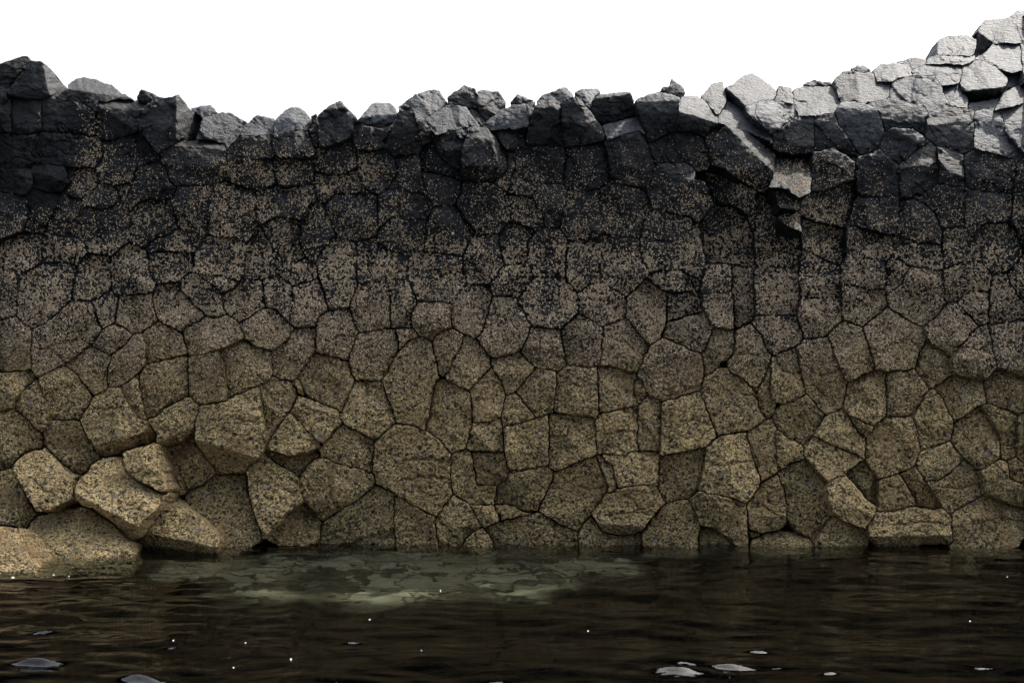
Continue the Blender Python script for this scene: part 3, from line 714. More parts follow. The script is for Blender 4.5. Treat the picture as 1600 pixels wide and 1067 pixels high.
def rock_material():
    M = N('tidal_basalt'); m = M
    geo = m.n('ShaderNodeNewGeometry'); pos = geo.outputs['Position']
    sep = m.n('ShaderNodeSeparateXYZ'); m.l(pos, sep.inputs[0]); z = sep.outputs[2]
    big = m.noise(1.1, pos, 3).outputs[0]; mid = m.noise(5, pos, 5, .6).outputs[0]; fine = m.noise(38, pos, 5, .65).outputs[0]; grit = m.noise(230, pos, 3, .7).outputs[0]
    zz = m.math('ADD', z, m.math('MULTIPLY', m.math('SUBTRACT', big, .5), .9))
    info = m.n('ShaderNodeObjectInfo'); rnd = info.outputs['Random']
    zz = m.math('ADD', zz, m.math('MULTIPLY', m.math('SUBTRACT', mid, .5), .5))
    zz = m.math('ADD', zz, m.math('MULTIPLY', m.math('SUBTRACT', rnd, .5), .30))
    # bare basalt
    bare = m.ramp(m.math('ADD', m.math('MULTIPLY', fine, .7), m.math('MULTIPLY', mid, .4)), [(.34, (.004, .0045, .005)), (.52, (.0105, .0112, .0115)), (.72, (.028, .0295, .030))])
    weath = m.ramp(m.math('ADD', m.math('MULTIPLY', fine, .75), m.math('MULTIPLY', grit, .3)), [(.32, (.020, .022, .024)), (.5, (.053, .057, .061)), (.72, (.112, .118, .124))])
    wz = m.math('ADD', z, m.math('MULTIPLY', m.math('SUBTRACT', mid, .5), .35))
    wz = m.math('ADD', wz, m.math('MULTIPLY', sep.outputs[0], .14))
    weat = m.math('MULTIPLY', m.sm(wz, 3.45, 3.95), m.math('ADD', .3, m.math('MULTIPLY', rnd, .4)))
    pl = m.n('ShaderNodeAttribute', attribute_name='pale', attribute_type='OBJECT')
    weat = m.math('MAXIMUM', m.math('MULTIPLY', weat, m.math('SUBTRACT', 1, m.math('MULTIPLY', pl.outputs['Alpha'], 0))), pl.outputs['Fac'])  # sunlit ridge stones also take this pale colour, to strengthen the sun
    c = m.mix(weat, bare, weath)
    # barnacle crust: cells about a centimetre across
    w1 = m.n('ShaderNodeVectorMath', operation='ADD'); m.l(pos, w1.inputs[0])
    nv = m.noise(60, pos, 2); sc = m.n('ShaderNodeVectorMath', operation='SCALE'); m.l(nv.outputs[1], sc.inputs[0]); sc.inputs[3].default_value = .012; m.l(sc.outputs[0], w1.inputs[1])
    v1 = m.vor(82, w1.outputs[0]); vs = m.n('ShaderNodeSeparateColor'); m.l(v1.outputs['Color'], vs.inputs[0])
    cell = vs.outputs[0]; cell2 = vs.outputs[1]
    v2 = m.vor(150, w1.outputs[0]); vs2 = m.n('ShaderNodeSeparateColor'); m.l(v2.outputs['Color'], vs2.inputs[0])
    grey = m.ramp(cell, [(0, (.005, .007, .009)), (.45, (.012, .015, .019)), (.55, (.045, .042, .038)), (.68, (.135, .100, .064)), (.87, (.255, .19, .122)), (1, (.38, .295, .20))])
    yel = m.ramp(m.math('ADD', m.math('MULTIPLY', cell, .6), m.math('MULTIPLY', vs2.outputs[0], .4)), [(0, (.008, .008, .008)), (.25, (.035, .029, .02)), (.38, (.16, .117, .053)), (.60, (.33, .24, .11)), (.9, (.52, .40, .21))])
    slate = m.ramp(cell2, [(0, (.07, .072, .085)), (.6, (.16, .158, .17)), (1, (.24, .23, .23))])
    patch = m.sm(m.noise(11, pos, 4, .7).outputs[0], .56, .66)
    yel = m.mix(m.math('MULTIPLY', patch, .42), yel, slate)
    ochre = m.sm(m.noise(3.2, pos, 4, .6).outputs[0], .50, .68)
    yel = m.mix(m.math('MULTIPLY', ochre, .5), yel, (.21, .135, .065))
    grey = m.mix(m.math('MULTIPLY', m.sm(m.noise(4.1, pos, 4, .6).outputs[0], .5, .7), .3), grey, (.19, .125, .075))
    film = m.sm(m.noise(2.1, pos, 5, .65, .5).outputs[0], .52, .68)
    yel = m.mix(m.math('MULTIPLY', film, .42), yel, (.062, .052, .03))
    yz = m.sm(m.math('MULTIPLY', zz, -1), -1.95, -1.15)
    crustcol = m.mix(yz, grey, yel)
    covn = m.math('ADD', m.math('MULTIPLY', m.noise(70, pos, 3, .7).outputs[0], .45), m.math('MULTIPLY', mid, .25))
    covz = m.math('SUBTRACT', 2.28, zz)                       # grows downwards
    cover = m.sm(m.math('ADD', m.math('MULTIPLY', covz, .75), m.math('SUBTRACT', covn, .35)), .12, .34)
    c = m.mix(cover, c, crustcol)
    # empty limpet scars and pits, coloured dark inside
    vp = m.vor(22, pos); vps = m.n('ShaderNodeSeparateColor'); m.l(vp.outputs['Color'], vps.inputs[0])
    edge = m.math('ADD', vp.outputs['Distance'], m.math('MULTIPLY', m.math('SUBTRACT', m.noise(90, pos, 2).outputs[0], .5), .35))
    rad = m.math('MULTIPLY', vps.outputs[0], .40)
    pitm = m.math('MULTIPLY', m.math('LESS_THAN', edge, rad), m.math('GREATER_THAN', vps.outputs[1], .35))
    pitm = m.math('MULTIPLY', pitm, yz)
    c = m.mix(m.math('MULTIPLY', pitm, .85), c, (.022, .022, .024))
    # sea moss low on the stones
    wet = m.sm(m.math('MULTIPLY', z, -1), -.03, .06)
    c = m.mix(m.math('MULTIPLY', wet, .5), c, (.055, .06, .035))
    # per-stone shift; some boulders brightened in place of light from the sky
    bl = m.n('ShaderNodeAttribute', attribute_name='sky_lift', attribute_type='OBJECT')
    hsv = m.n('ShaderNodeHueSaturation'); m.l(c, hsv.inputs['Color']); m.l(m.math('ADD', m.math('MULTIPLY', rnd, .42), m.math('ADD', .84, bl.outputs['Fac'])), hsv.inputs['Value'])
    b = m.n('ShaderNodeBsdfPrincipled'); m.l(hsv.outputs[0], b.inputs['Base Color'])
    b.inputs['Specular IOR Level'].default_value = .10
    m.l(m.math('SUBTRACT', .85, m.math('MULTIPLY', m.math('SUBTRACT', 1, cover), .22)), b.inputs['Roughness'])
    # relief
    hb = m.math('MULTIPLY', m.math('SUBTRACT', 1, v1.outputs['Distance']), cover)
    hb = m.math('ADD', m.math('MULTIPLY', hb, .009), m.math('MULTIPLY', fine, .010))
    hb = m.math('ADD', hb, m.math('MULTIPLY', grit, m.math('ADD', .0008, m.math('MULTIPLY', cover, .0024))))
    hb = m.math('SUBTRACT', hb, m.math('MULTIPLY', pitm, .012))
    st = m.noise(26, pos, 4, .6, .4); mp = m.n('ShaderNodeMapping'); mp.inputs['Scale'].default_value = (.6, 1, 1.2); m.l(pos, mp.inputs[0]); m.l(mp.outputs[0], st.inputs['Vector'])
    hb = m.math('ADD', hb, m.math('MULTIPLY', m.math('MULTIPLY', st.outputs[0], .016), m.math('SUBTRACT', 1, cover)))
    bp = m.n('ShaderNodeBump'); bp.inputs['Strength'].default_value = 1.0; bp.inputs['Distance'].default_value = 1.2; m.l(hb, bp.inputs['Height'])
    m.l(bp.outputs[0], b.inputs['Normal']); m.l(b.outputs[0], m.out.inputs[0])
    return m.m
ROCK = rock_material()

def simple(name, stops, scale, rough=.7, bump=.002, attr=False):
    m = N(name); geo = m.n('ShaderNodeNewGeometry'); pos = geo.outputs['Position']
    if attr:
        a = m.n('ShaderNodeAttribute', attribute_name='tint'); f = a.outputs['Fac']
    else: f = m.noise(scale, pos, 4, .6).outputs[0]
    b = m.n('ShaderNodeBsdfPrincipled'); m.l(m.ramp(f, stops), b.inputs['Base Color']); b.inputs['Roughness'].default_value = rough
    b.inputs['Specular IOR Level'].default_value = 0 if 'seabed' in name else .3
    bp = m.n('ShaderNodeBump'); bp.inputs['Distance'].default_value = bump; m.l(m.noise(scale*3, pos, 3).outputs[0], bp.inputs['Height']); m.l(bp.outputs[0], b.inputs['Normal'])
    m.l(b.outputs[0], m.out.inputs[0]); return m.m
MASS = simple('dark_joint_rock', [(.3, (.006, .006, .006)), (.7, (.014, .013, .012))], 20, .9, .01)
SEABED = simple('silty_seabed', [(.3, (.006, .006, .005)), (.7, (.014, .014, .010))], 3, .9, .02)
BARN = simple('barnacle_shell', [(0, (.14, .105, .066)), (.5, (.32, .245, .155)), (1, (.58, .46, .32))], 60, .8, .001, True)
LIMP = simple('limpet_shell', [(0, (.05, .04, .033)), (.35, (.17, .11, .06)), (.7, (.30, .235, .17)), (1, (.46, .41, .34))], 60, .6, .001, True)

# ------------------------------------------------------------------ the cliff
cols = np.where(np.isfinite(DEPTH).any(0), np.isfinite(DEPTH).argmax(0), 0)
xs = np.linspace(-900, 2500, 213)
tops = []
for x in xs:
    j0 = int(np.clip((x-14-X0)/S_, 0, len(gx)-2)); j1 = int(np.clip((x+14-X0)/S_, 1, len(gx)-1))
    tops.append(gy[toprow[j0:max(j1, j0+1)].max()]+22)
tops = np.array(tops)
vv = []; nr = 44
for r in range(nr+1):
    y = tops+(960-tops)*r/nr
    vv.append(pt3(xs, y, wallbase(xs, y)+.36+.10*sstep(300, 100, y)+.03*perlin(xs/20, y/20, 9)))
vv = np.array(vv)
back = [vv[0]+np.array([0, dy, dz]) for dy, dz in ((.5, -.06), (1.5, -.15), (3.5, -.1), (7, -.3), (14, -1.2), (16, -6))]
for bq in back[2:]: bq[:, 2] += .12*perlin(bq[:, 0]*1.1, bq[:, 1]*1.1, 4)
allr = np.concatenate([np.array(back)[::-1], vv]); R_, C_ = allr.shape[:2]
idx = np.arange(R_*C_).reshape(R_, C_)
qd = np.stack([idx[:-1,:-1], idx[1:,:-1], idx[1:,1:], idx[:-1,1:]], -1).reshape(-1, 4)
cliff = add_mesh('basalt_cliff', allr.reshape(-1, 3), qd, MASS, (0, 11.3, 0))
cliff['kind'] = 'structure'; cliff['label'] = 'dark basalt sea cliff of tightly jointed column ends above the water'

# the wall goes on beyond both sides of the picture: the same column ends, joined into one piece a side
def side_face(xa, xb, seed):
    rs = np.random.RandomState(seed); xs_ = np.arange(xa, xb, 4.0); edge_x = 0 if xa < 0 else 1600
    tx = np.interp(edge_x, xs, tops)-20
    ys_ = np.arange(0, 1, .0055)
    Xp, T = np.meshgrid(xs_, ys_); topx = tx+14*perlin(xs_/60, xs_*0+.5, seed)+6*perlin(xs_/17, xs_*0+.5, seed+1)
    Yp = topx[None, :]+(900-topx[None, :])*T
    cx_ = []; 
    for jy in range(-1, 13):
        for jx in range(int((xb-xa)/80)+3):
            cx_.append((xa-80+80*jx+(40 if jy % 2 else 0)+rs.uniform(-22, 22), 90+70*jy+rs.uniform(-20, 20)))
    cx_ = np.array(cx_); wx = Xp+4*perlin(Xp/20, Yp/20, seed); wy = Yp+4*perlin(Xp/20, Yp/20, seed+3)
    f1 = np.full(Xp.shape, 1e9); f2 = f1.copy(); wh = np.zeros(Xp.shape, int)
    for i_, (u, v_) in enumerate(cx_):
        d_ = np.hypot(wx-u, wy-v_); bt = d_ < f1; f2 = np.where(bt, f1, np.minimum(f2, d_)); wh = np.where(bt, i_, wh); f1 = np.minimum(f1, d_)
    e_ = (f2-f1)/2
    ho = rs.uniform(-.05, .05, len(cx_)); ha = rs.uniform(-.001, .001, (len(cx_), 2))
    Yd_ = wallbase(Xp, Yp)+ho[wh]+ha[wh, 0]*(Xp-cx_[wh, 0])+ha[wh, 1]*(Yp-cx_[wh, 1])+.012*fbm(Xp/40, Yp/36, 4, 101)+.09*np.clip(1-e_/3.2, 0, 1)**2
    g = pt3(Xp, Yp, Yd_); bk = np.array([g[0]+np.array([0, a_, b2_]) for a_, b2_ in ((.9, -.1), (.5, .0), (.2, 0))])
    g = np.concatenate([bk, g]); H_, W_ = g.shape[:2]; ix = np.arange(H_*W_).reshape(H_, W_)
    o = add_mesh('column_faces', g.reshape(-1, 3), np.stack([ix[:-1,:-1], ix[1:,:-1], ix[1:,1:], ix[:-1,1:]], -1).reshape(-1, 4), ROCK, (0, 0, 0))
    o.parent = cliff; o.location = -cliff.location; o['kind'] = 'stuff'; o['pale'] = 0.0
side_face(-860, -4, 5); side_face(1606, 2460, 6)

LOOSE = dict(
 G1=('boulder', 'barnacled boulder with a knobbly top left of the big tilted slab', 'boulder'),
 G2=('boulder', 'big tilted slab boulder lying over the low boulder', 'boulder'),
 G3=('boulder', 'small square boulder leaning on the upper edge of the big tilted slab', 'boulder'),
 G7=('boulder', 'humped boulder with a shaded underside standing in water beside the tilted slab', 'boulder'),
 G8=('boulder', 'broad low boulder sloping into the water beneath the big tilted slab', 'boulder'),
 G9=('boulder', 'pale boulder in the bottom corner sliding into the water', 'boulder'),
 DD29=('boulder', 'rounded oval boulder wedged slantwise between column ends above the waterline', 'boulder'),
 H16=('boulder', 'large dark rounded boulder hanging over the shaded wall below the ridge', 'boulder'),
 H13=('boulder', 'sunlit flat boulder lying on top of the large dark rounded boulder', 'boulder'),
 H8=('boulder', 'narrow dark upright shard of rock beside the sunlit flat boulder', 'boulder'),
 H9=('boulder', 'thin leaning flake of rock with a sunlit edge against the dark upright shard', 'boulder'),
 H10=('boulder', 'grey block on the skyline behind the dark upright shard', 'boulder'),
 H11=('boulder', 'rough peaked block on the skyline, the taller of the two touching blocks', 'boulder'),
 H12=('boulder', 'rounded block on the skyline, the lower of the two touching blocks', 'boulder'),
 H27=('rock_fragment', 'small dark pointed rock fragment perched highest on the middle of the ridge', 'rock'),
 H4=('boulder', 'grey diamond shaped block standing on end on the ridge', 'boulder'),
 H6=('boulder', 'flat topped block with a sunlit cap right of the diamond shaped block', 'boulder'),
 A5=('rock_fragment', 'small dark angular rock between two big blocks at the end of the ridge', 'rock'),
 A1=('boulder', 'massive dark block with one sunlit face at the high left end of the ridge', 'boulder'),
 A4=('boulder', 'long low block with a pale sunlit top beside the massive dark block', 'boulder'),
 R16=('rock_fragment', 'small dark cap of rock lying on the bright sunlit column top', 'rock'),
 R13=('rock_fragment', 'thin dark stone on the skyline between sunlit column tops', 'rock'),
 H18=('rock_fragment', 'small dark pointed rock in a dip of the ridge beside the sunlit sloping block', 'rock'))
SUNLIT_PALE = set('A11 A12 H1 H2 H6 H13 H10 H17 H19 H22 H24 H31 H32 H34 H33 R1 R2 R3 R4 R5 R6 R7 R8 R9 R10 R11 R12 R17 R18'.split())  # stones in the sun, their base colour lightened to add to it
SUNLIT_SEMI = set('A4 A6 A1 H4 H11 H12 H35 R14 R15 R22 R23 R25 R26 R27 R20 H15'.split())
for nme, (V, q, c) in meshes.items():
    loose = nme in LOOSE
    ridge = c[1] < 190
    pale = .55 if nme in ('H31', 'H32', 'H34', 'H13', 'H10', 'H17') else .75 if nme in SUNLIT_PALE else .16 if nme in SUNLIT_SEMI else 0.0
    dep = .62 if ridge else .52
    if nme in ('H27', 'H18', 'R16', 'R13', 'A5', 'H9'): dep = .16
    if nme in ('G1', 'G2', 'G3', 'G7', 'G8', 'G9'): dep = .7
    v, qq, tri = solid(V, q, dep, seed=hash(nme) % 7 if False else len(nme)+c[0] % 5)
    yc = float(v[:, 1].min()); loc = (float((c[0]-CX)/F*yc), yc, float(EYE+(CY-c[1])/F*yc))
    if loose:
        nm, lab, cat = LOOSE[nme]
        o = add_mesh(nm, v, qq, ROCK, loc, tris=tri); o['label'] = lab; o['category'] = cat; o['pale'] = pale; o['sky_lift'] = dict(G8=.55, G9=.15, G2=.25, G7=.35, G1=.1, G3=.12, DD29=.1).get(nme, 0.0)  # low boulders carry the sky's brightness in their colour
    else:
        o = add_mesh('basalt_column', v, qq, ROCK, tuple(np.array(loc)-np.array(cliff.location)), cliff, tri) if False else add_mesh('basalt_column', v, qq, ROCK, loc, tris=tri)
        o['pale'] = pale; o['sky_lift'] = 0.0; o.parent = cliff; o.matrix_parent_inverse.identity(); o.location = Vector(loc)-cliff.location

# ------------------------------------------------------------------ barnacles (thousands, no one could count them)
GRy, GRx = np.gradient(np.where(np.isfinite(DEPTH), DEPTH, 12.0), S_)
def sample(px, py):
    j = np.clip(((px-X0)/S_).round().astype(int), 1, len(gx)-2); i = np.clip(((py-Y0_)/S_).round().astype(int), 1, len(gy)-2)
    return DEPTH[i, j], DJ[i, j], GRx[i, j], GRy[i, j], i, j
def frames(px, py, Y, dx, dy):
    # surface tangents from the depth gradient
    tx = np.stack([Y/F+(px-CX)/F*dx, dx, (CY-py)/F*dx], -1)
    ty = np.stack([(px-CX)/F*dy, dy, -Y/F+(CY-py)/F*dy], -1)
    n = np.cross(tx, ty); n /= np.linalg.norm(n, axis=1)[:, None]
    n = np.where((n[:, 1] > 0)[:, None], -n, n)
    n = n*.75+np.array([0, -.25, 0]); n /= np.linalg.norm(n, axis=1)[:, None]
    a = np.cross(n, np.array([0, 0, 1.0])); a /= np.maximum(np.linalg.norm(a, axis=1), 1e-6)[:, None]
    return n, a, np.cross(n, a)
M_ = 800000
px = rng.uniform(0, 1600, M_); py = rng.uniform(150, 640, M_)
clump = fbm(px/46, py/40, 4, 401, .6); small = perlin(px/5.5, py/5.5, 411)*.5+perlin(px/11, py/11, 415)*.5
dens = .04*sstep(195, 260, py)+.30*sstep(225, 400, py)+.30*sstep(360, 440, py)
# the thick tan patches below the ridge
def blob(cx, cy, rx, ry): return np.exp(-(((px-cx)/rx)**2+((py-cy)/ry)**2))
boost = .55*blob(148, 250, 16, 60)+.45*blob(160, 290, 40, 30)+.35*blob(352, 262, 14, 30)+.4*blob(370, 330, 50, 45)+.35*blob(430, 270, 60, 40)+.35*blob(560, 280, 60, 40)+.2*blob(495, 240, 14, 40)
boost += .5*blob(1110, 260, 20, 30)+.55*blob(1240, 275, 30, 30)+.4*blob(800, 285, 25, 22)+.45*blob(1150, 340, 30, 60)+.35*blob(1280, 340, 30, 50)
dens = dens+boost-.22*blob(60, 300, 70, 50)-.12*blob(700, 330, 60, 50)-.1*blob(1450, 300, 90, 50)
dens = dens*(.35+1.2*np.clip(clump+.40, 0, 1.3))*(.10+1.5*sstep(.30, .04, np.abs(small)))*(1-.9*sstep(480, 600, py))
Yd, ej, dx, dy, ii, jj = sample(px, py)
ok = np.isfinite(Yd) & (rng.uniform(0, 1, M_) < dens*.80) & (ej > -.5) & (np.abs(dx) < .035) & (np.abs(dy) < .035)
px, py, Yd, dx, dy = px[ok], py[ok], Yd[ok], dx[ok], dy[ok]
cap = 150000
if len(px) > cap:
    px, py, Yd, dx, dy = px[:cap], py[:cap], Yd[:cap], dx[:cap], dy[:cap]
n, a, b = frames(px, py, Yd, dx, dy); C3 = pt3(px, py, Yd)
nb = len(px); r = rng.uniform(.0034, .0068, nb)*(1+.25*(py > 380))
ph = rng.uniform(0, 6.28, nb)
vs = []
for ring, (rr, hh) in enumerate(((1.0, -.25), (.55, .75))):
    for q in range(4):
        an = ph+q*2*math.pi/4
        vs.append(C3+(a*np.cos(an)[:, None]+b*np.sin(an)[:, None])*(r*rr)[:, None]+n*(r*hh)[:, None])
vs = np.stack(vs, 1).reshape(-1, 3)
bi = (np.arange(nb)*8)[:, None, None]
qf = np.array([[q, (q+1) % 4, 4+(q+1) % 4, 4+q] for q in range(4)])[None]
tf = np.array([[4, 5, 6], [4, 6, 7]])[None]
o = add_mesh('barnacles', vs, (qf+bi).reshape(-1, 4), BARN, (0, 11, 2), tris=(tf+bi).reshape(-1, 3), smooth=False, attr=np.repeat(rng.uniform(0, 1, nb), 8))
o['kind'] = 'stuff'; o['label'] = 'pale barnacles speckling the dark upper part of the rock wall'
print('barnacles', nb)

# ------------------------------------------------------------------ limpets
def limpet_mesh(seed):
    rs = np.random.RandomState(seed); v = []; seg = 10
    prof = [(1, -.1), (.92, .12), (.68, .38), (.34, .58)]
    for rr, h in prof:
        for q in range(seg):
            k = 1+.06*math.cos(q*math.pi)+rs.uniform(-.03, .03)
            v.append((rr*k*math.cos(2*math.pi*q/seg), rr*k*.86*math.sin(2*math.pi*q/seg), h))
    v.append((.08, 0, .66))
    qs = [[k*seg+q, k*seg+(q+1) % seg, (k+1)*seg+(q+1) % seg, (k+1)*seg+q] for k in range(3) for q in range(seg)]
    ts = [[3*seg+q, 3*seg+(q+1) % seg, 4*seg] for q in range(seg)]
    return np.array(v), qs, ts
protos = []
for kk, tint in enumerate((.12, .35, .5, .72, .95)):
    v, qs, ts = limpet_mesh(kk)
    me_o = add_mesh('limpet', v*.0165, qs, LIMP, (0, 0, 0), tris=ts, attr=np.clip(tint+.12*(v[:, 2]-.3), 0, 1)); protos.append(me_o.data); bpy.data.objects.remove(me_o)
from mathutils import Matrix
cnt = 0; taken = []
while cnt < 270:
    x = rng.uniform(5, 1595); y = rng.triangular(300, 520, 830)
    i = int((y-Y0_)/S_); j = int((x-X0)/S_)
    if not np.isfinite(DEPTH[i, j]) or DJ[i, j] < 4: continue
    if fbm(np.array([x/70]), np.array([y/70]), 2, 500)[0] < -.15: continue
    if any((x-u)**2+(y-v_)**2 < 60 for u, v_ in taken): continue
    taken.append((x, y))
    ax_, ay_ = np.array([x]), np.array([y]); D = np.array([DEPTH[i-1:i+2, j-1:j+2].mean()])
    if not np.isfinite(D[0]): continue
    nn, aa, bb = frames(ax_, ay_, D, np.array([np.clip(GRx[i, j], -.004, .004)]), np.array([np.clip(GRy[i, j], -.004, .004)]))
    low_ = y > 560
    kk = rng.choice([0, 1, 1, 2, 3]) if low_ else rng.choice([1, 2, 2, 3, 3, 4])
    o = bpy.data.objects.new('limpet', protos[kk]); COL.objects.link(o)
    s_ = rng.uniform(.65, 1.15)
    m3 = Matrix((aa[0], bb[0], nn[0])).transposed().to_4x4() @ Matrix.Rotation(rng.uniform(0, 6.28), 4, 'Z') @ Matrix.Scale(s_, 4)
    o.matrix_world = Matrix.Translation(Vector(pt3(x, y, D[0])))@m3
    o['label'] = 'small conical limpet shell stuck to the barnacled rock wall'; o['category'] = 'limpet'; o['group'] = 'limpets on the rock wall'
    cnt += 1

# ------------------------------------------------------------------ sea bed, drowned ledge and water
def gridmesh(name, xs, ys, zf, mat, loc, kind='structure'):
    X, Y = np.meshgrid(xs, ys); Z = zf(X, Y); Hh, Ww = X.shape
    idx = np.arange(Hh*Ww).reshape(Hh, Ww)
    q = np.stack([idx[:-1,:-1], idx[:-1,1:], idx[1:,1:], idx[1:,:-1]], -1).reshape(-1, 4)
    o = add_mesh(name, np.stack([X, Y, Z], -1).reshape(-1, 3), q, mat, loc, attr=ledge_shade(X, Y).ravel() if 'ledge' in name else None); o['kind'] = kind
    return o
def axis_(a, b, fine, far, n=14):
    m_ = np.arange(a, b+1e-6, fine); t = np.geomspace(.25, far, n)
    return np.concatenate([a-t[::-1], m_, b+t])
def ledge_edge(X, Y):
    px_ = CX+X/np.maximum(Y, 1)*F
    edge = 10.8-1.8*sstep(160, 360, px_+60*perlin(X*2, Y*2, 8))*(1-sstep(820, 1080, px_+90*perlin(X*2, Y*2, 9)))-.10*sstep(900, 1000, px_)*(1-sstep(1300, 1420, px_))+.30*fbm(X*1.7, Y*1.4, 4, 601)
    return edge
def ledge_shade(X, Y): return sstep(.75, .10, Y-ledge_edge(X, Y)+.12*fbm(X*5, Y*5, 2, 641))  # mask for the shade painted on the ledge's outer edge
def ledge_z(X, Y):
    edge = ledge_edge(X, Y)
    z = -.05-.035*np.maximum(0, 11-Y)
    z = z+.03*fbm(X*1.5, Y*2.2, 3, 611)-.018*ridged(X*2.1, Y*2.6, 2, 621)+.010*fbm(X*14, Y*14, 2, 631)
    return np.minimum(z, -.02)-1.9*sstep(edge+.05, edge-.3, Y)
LEDGE = N('drowned_ledge'); m = LEDGE
geo = m.n('ShaderNodeNewGeometry'); pos = geo.outputs['Position']
wn = m.n('ShaderNodeVectorMath', operation='SCALE'); m.l(m.noise(5, pos, 4).outputs[1], wn.inputs[0]); wn.inputs[3].default_value = .8
wa = m.n('ShaderNodeVectorMath', operation='ADD'); m.l(pos, wa.inputs[0]); m.l(wn.outputs[0], wa.inputs[1])
vq = m.vor(2.3, wa.outputs[0]); vqs = m.n('ShaderNodeSeparateColor'); m.l(vq.outputs['Color'], vqs.inputs[0])
ve = m.vor(2.3, wa.outputs[0], 'DISTANCE_TO_EDGE')
cc = m.ramp(m.math('ADD', m.math('MULTIPLY', vqs.outputs[0], .42), m.math('MULTIPLY', m.noise(7, pos, 7, .78, .4).outputs[0], .78)), [(.34, (.012, .012, .009)), (.46, (.034, .034, .025)), (.58, (.072, .072, .052)), (.72, (.105, .104, .077)), (.95, (.15, .148, .112))])
cc = m.mix(m.sm(ve.outputs['Distance'], .06, .01), cc, (.012, .012, .009))
sz = m.n('ShaderNodeSeparateXYZ'); m.l(pos, sz.inputs[0]); cc = m.mix(m.sm(m.math('MULTIPLY', sz.outputs[2], -1), .15, .2), cc, (.0025, .0025, .002))  # deeper parts painted dark so the drop does not look sunlit
shd = m.n('ShaderNodeAttribute', attribute_name='tint'); cc = m.mix(shd.outputs['Fac'], cc, (.0012, .0012, .001))   # shade painted near black over the ledge's drop-off
b_ = m.n('ShaderNodeBsdfPrincipled'); m.l(cc, b_.inputs['Base Color']); b_.inputs['Roughness'].default_value = .9; b_.inputs['Specular IOR Level'].default_value = 0;   # wet through: next to no sheen under water
m.l(b_.outputs[0], m.out.inputs[0])
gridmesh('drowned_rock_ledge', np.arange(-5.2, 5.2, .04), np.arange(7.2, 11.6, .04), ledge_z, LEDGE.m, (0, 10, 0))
gridmesh('seabed', axis_(-8, 8, .5, 180), axis_(-4, 11, .5, 180), lambda X, Y: -2.4+.15*fbm(X*.5, Y*.5, 3, 5), SEABED, (0, 0, -2.4))

GL = [(75, 990, .85), (60, 1036, 1.0), (215, 1061, 1.0), (550, 1002, .6), (1183, 1019, .8), (1062, 1049, 1.35), (1140, 1043, .9), (268, 1012, .3), (1298, 1056, .5)]
def water_z(X, Y):
    z = .018*fbm(X*.9+.35*Y, Y*1.5, 3, 701)+.0080*perlin(X*2.7+.6*Y, Y*4.6, 711)+.0045*perlin(X*5+Y, Y*7.5, 721)
    z = z*sstep(40, 14, np.abs(X))*1.0
    for (gx_, gy_, s_) in GL:
        yy = EYE*F/(gy_-CY); xx = (gx_-CX)/F*yy
        u = (X-xx)/(.10*s_); v_ = (Y-yy+.25*(X-xx)*math.sin(gx_))/(.05*s_)
        u = u+.3*perlin(X*6, Y*6, 31); v_ = v_+.4*perlin(X*5, Y*5, 32)
        z = z+.027*s_*np.exp(-u*u-v_*v_)
    return z
WATER = N('sea_water'); m = WATER
geo = m.n('ShaderNodeNewGeometry'); pos = geo.outputs['Position']
mp = m.n('ShaderNodeMapping'); mp.inputs['Scale'].default_value = (1, 1.35, 1); mp.inputs['Rotation'].default_value = (0, 0, .2); m.l(pos, mp.inputs[0])
hb = m.math('MULTIPLY', m.noise(3.6, mp.outputs[0], 3, .5, .8).outputs[0], .013)
bp = m.n('ShaderNodeBump'); bp.inputs['Strength'].default_value = .8; bp.inputs['Distance'].default_value = 1; m.l(hb, bp.inputs['Height'])
fr = m.n('ShaderNodeFresnel'); fr.inputs[0].default_value = 1.25; m.l(bp.outputs[0], fr.inputs['Normal'])
gl = m.n('ShaderNodeBsdfGlossy'); gl.inputs['Roughness'].default_value = .02; m.l(bp.outputs[0], gl.inputs['Normal'])
tr = m.n('ShaderNodeBsdfTransparent'); tr.inputs[0].default_value = (.93, .96, .93, 1)
mx = m.n('ShaderNodeMixShader'); m.l(fr.outputs[0], mx.inputs[0]); m.l(tr.outputs[0], mx.inputs[1]); m.l(gl.outputs[0], mx.inputs[2]); m.l(mx.outputs[0], m.out.inputs[0])
va = m.n('ShaderNodeVolumeAbsorption'); va.inputs[0].default_value = (.50, .51, .40, 1); va.inputs[1].default_value = .9; m.l(va.outputs[0], m.out.inputs[1])
wx_ = axis_(-3.6, 3.6, .02, 160, 16); wy_ = axis_(6.2, 11.3, .014, 160, 16)
X, Y = np.meshgrid(wx_, wy_); Z = water_z(X, Y); Hh, Ww = X.shape
idx = np.arange(Hh*Ww).reshape(Hh, Ww)
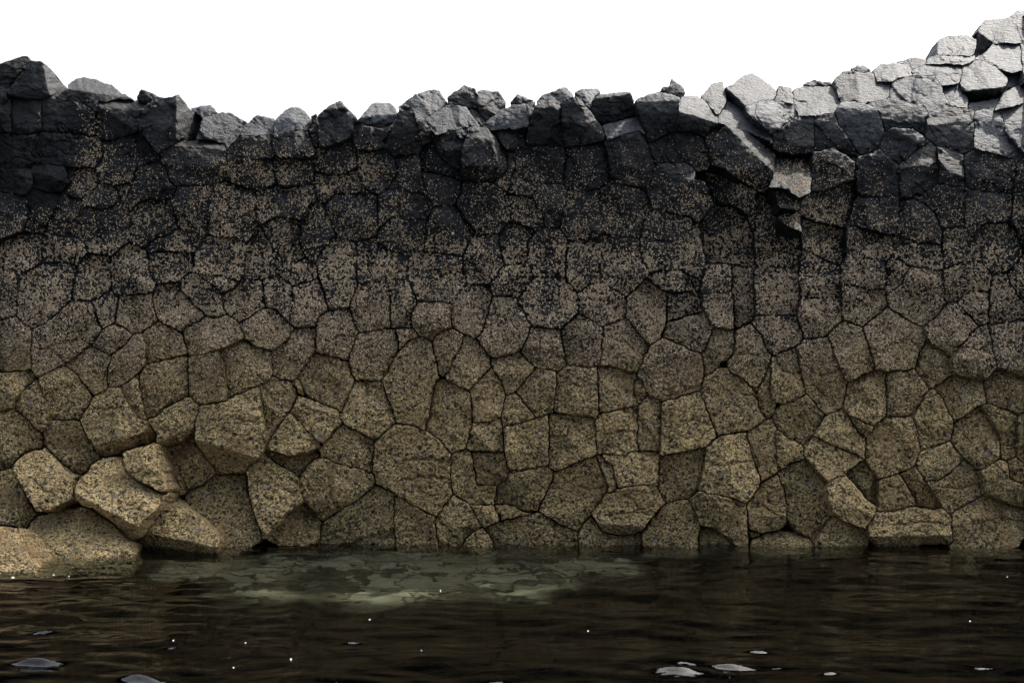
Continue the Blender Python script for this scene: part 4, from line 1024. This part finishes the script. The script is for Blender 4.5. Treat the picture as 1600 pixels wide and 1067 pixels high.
q = np.stack([idx[:-1,:-1], idx[:-1,1:], idx[1:,1:], idx[1:,:-1]], -1).reshape(-1, 4)
top = np.stack([X, Y, Z], -1).reshape(-1, 3)
rim = np.concatenate([idx[0, :], idx[1:, -1], idx[-1, -2::-1], idx[-2:0:-1, 0]])
lowr = top[rim].copy(); lowr[:, 2] = -3.2; nb_ = len(top); L_ = len(rim)
sk = np.stack([rim, nb_+np.arange(L_), nb_+(np.arange(L_)+1) % L_, np.roll(rim, -1)], -1)
ctr = np.array([[0, 8.7, -3.2]])
tb = np.stack([nb_+(np.arange(L_)+1) % L_, nb_+np.arange(L_), np.full(L_, nb_+L_)], -1)
o = add_mesh('sea_water', np.concatenate([top, lowr, ctr]), np.concatenate([q, sk]), WATER.m, (0, 8, 0), tris=tb); o['kind'] = 'structure'

# white specks modelled on the water in place of sun glints
GLINT_WHITE = simple('glint_specks', [(0, (.7, .72, .72)), (1, (.85, .86, .86))], 30, .6)
fv = []; ff = []; nf = 0
fr_ = np.random.RandomState(9)
spots = [(fr_.uniform(0, 120), fr_.uniform(886, 902)) for _ in range(9)]+[(fr_.uniform(0, 700), fr_.uniform(895, 1050)) for _ in range(7)]+[(fr_.uniform(700, 1600), fr_.uniform(880, 1000)) for _ in range(3)]
for (x, y) in spots:
    Yy = EYE*F/(y-CY); Xx = (x-CX)/F*Yy; s_ = fr_.uniform(.0015, .0036)*(2.4 if x < 110 and y < 903 and fr_.rand() < .3 else 1)
    zz = float(water_z(np.array([Xx]), np.array([Yy]))[0])
    k = 7; base = nf
    for q_ in range(k):
        an = 2*math.pi*q_/k; rr = s_*fr_.uniform(.6, 1.2); fv.append((Xx+rr*1.8*math.cos(an), Yy+rr*1.6*math.sin(an), zz-.001))
    fv.append((Xx, Yy, zz+.004)); nf += k+1
    ff += [[base+q_, base+(q_+1) % k, base+k] for q_ in range(k)]
o = add_mesh('glint_specks', np.array(fv), np.zeros((0, 4), int), GLINT_WHITE, (0, 9, 0), tris=ff); o['kind'] = 'stuff'; o['label'] = 'white flecks standing in for sun glints on the dark water'
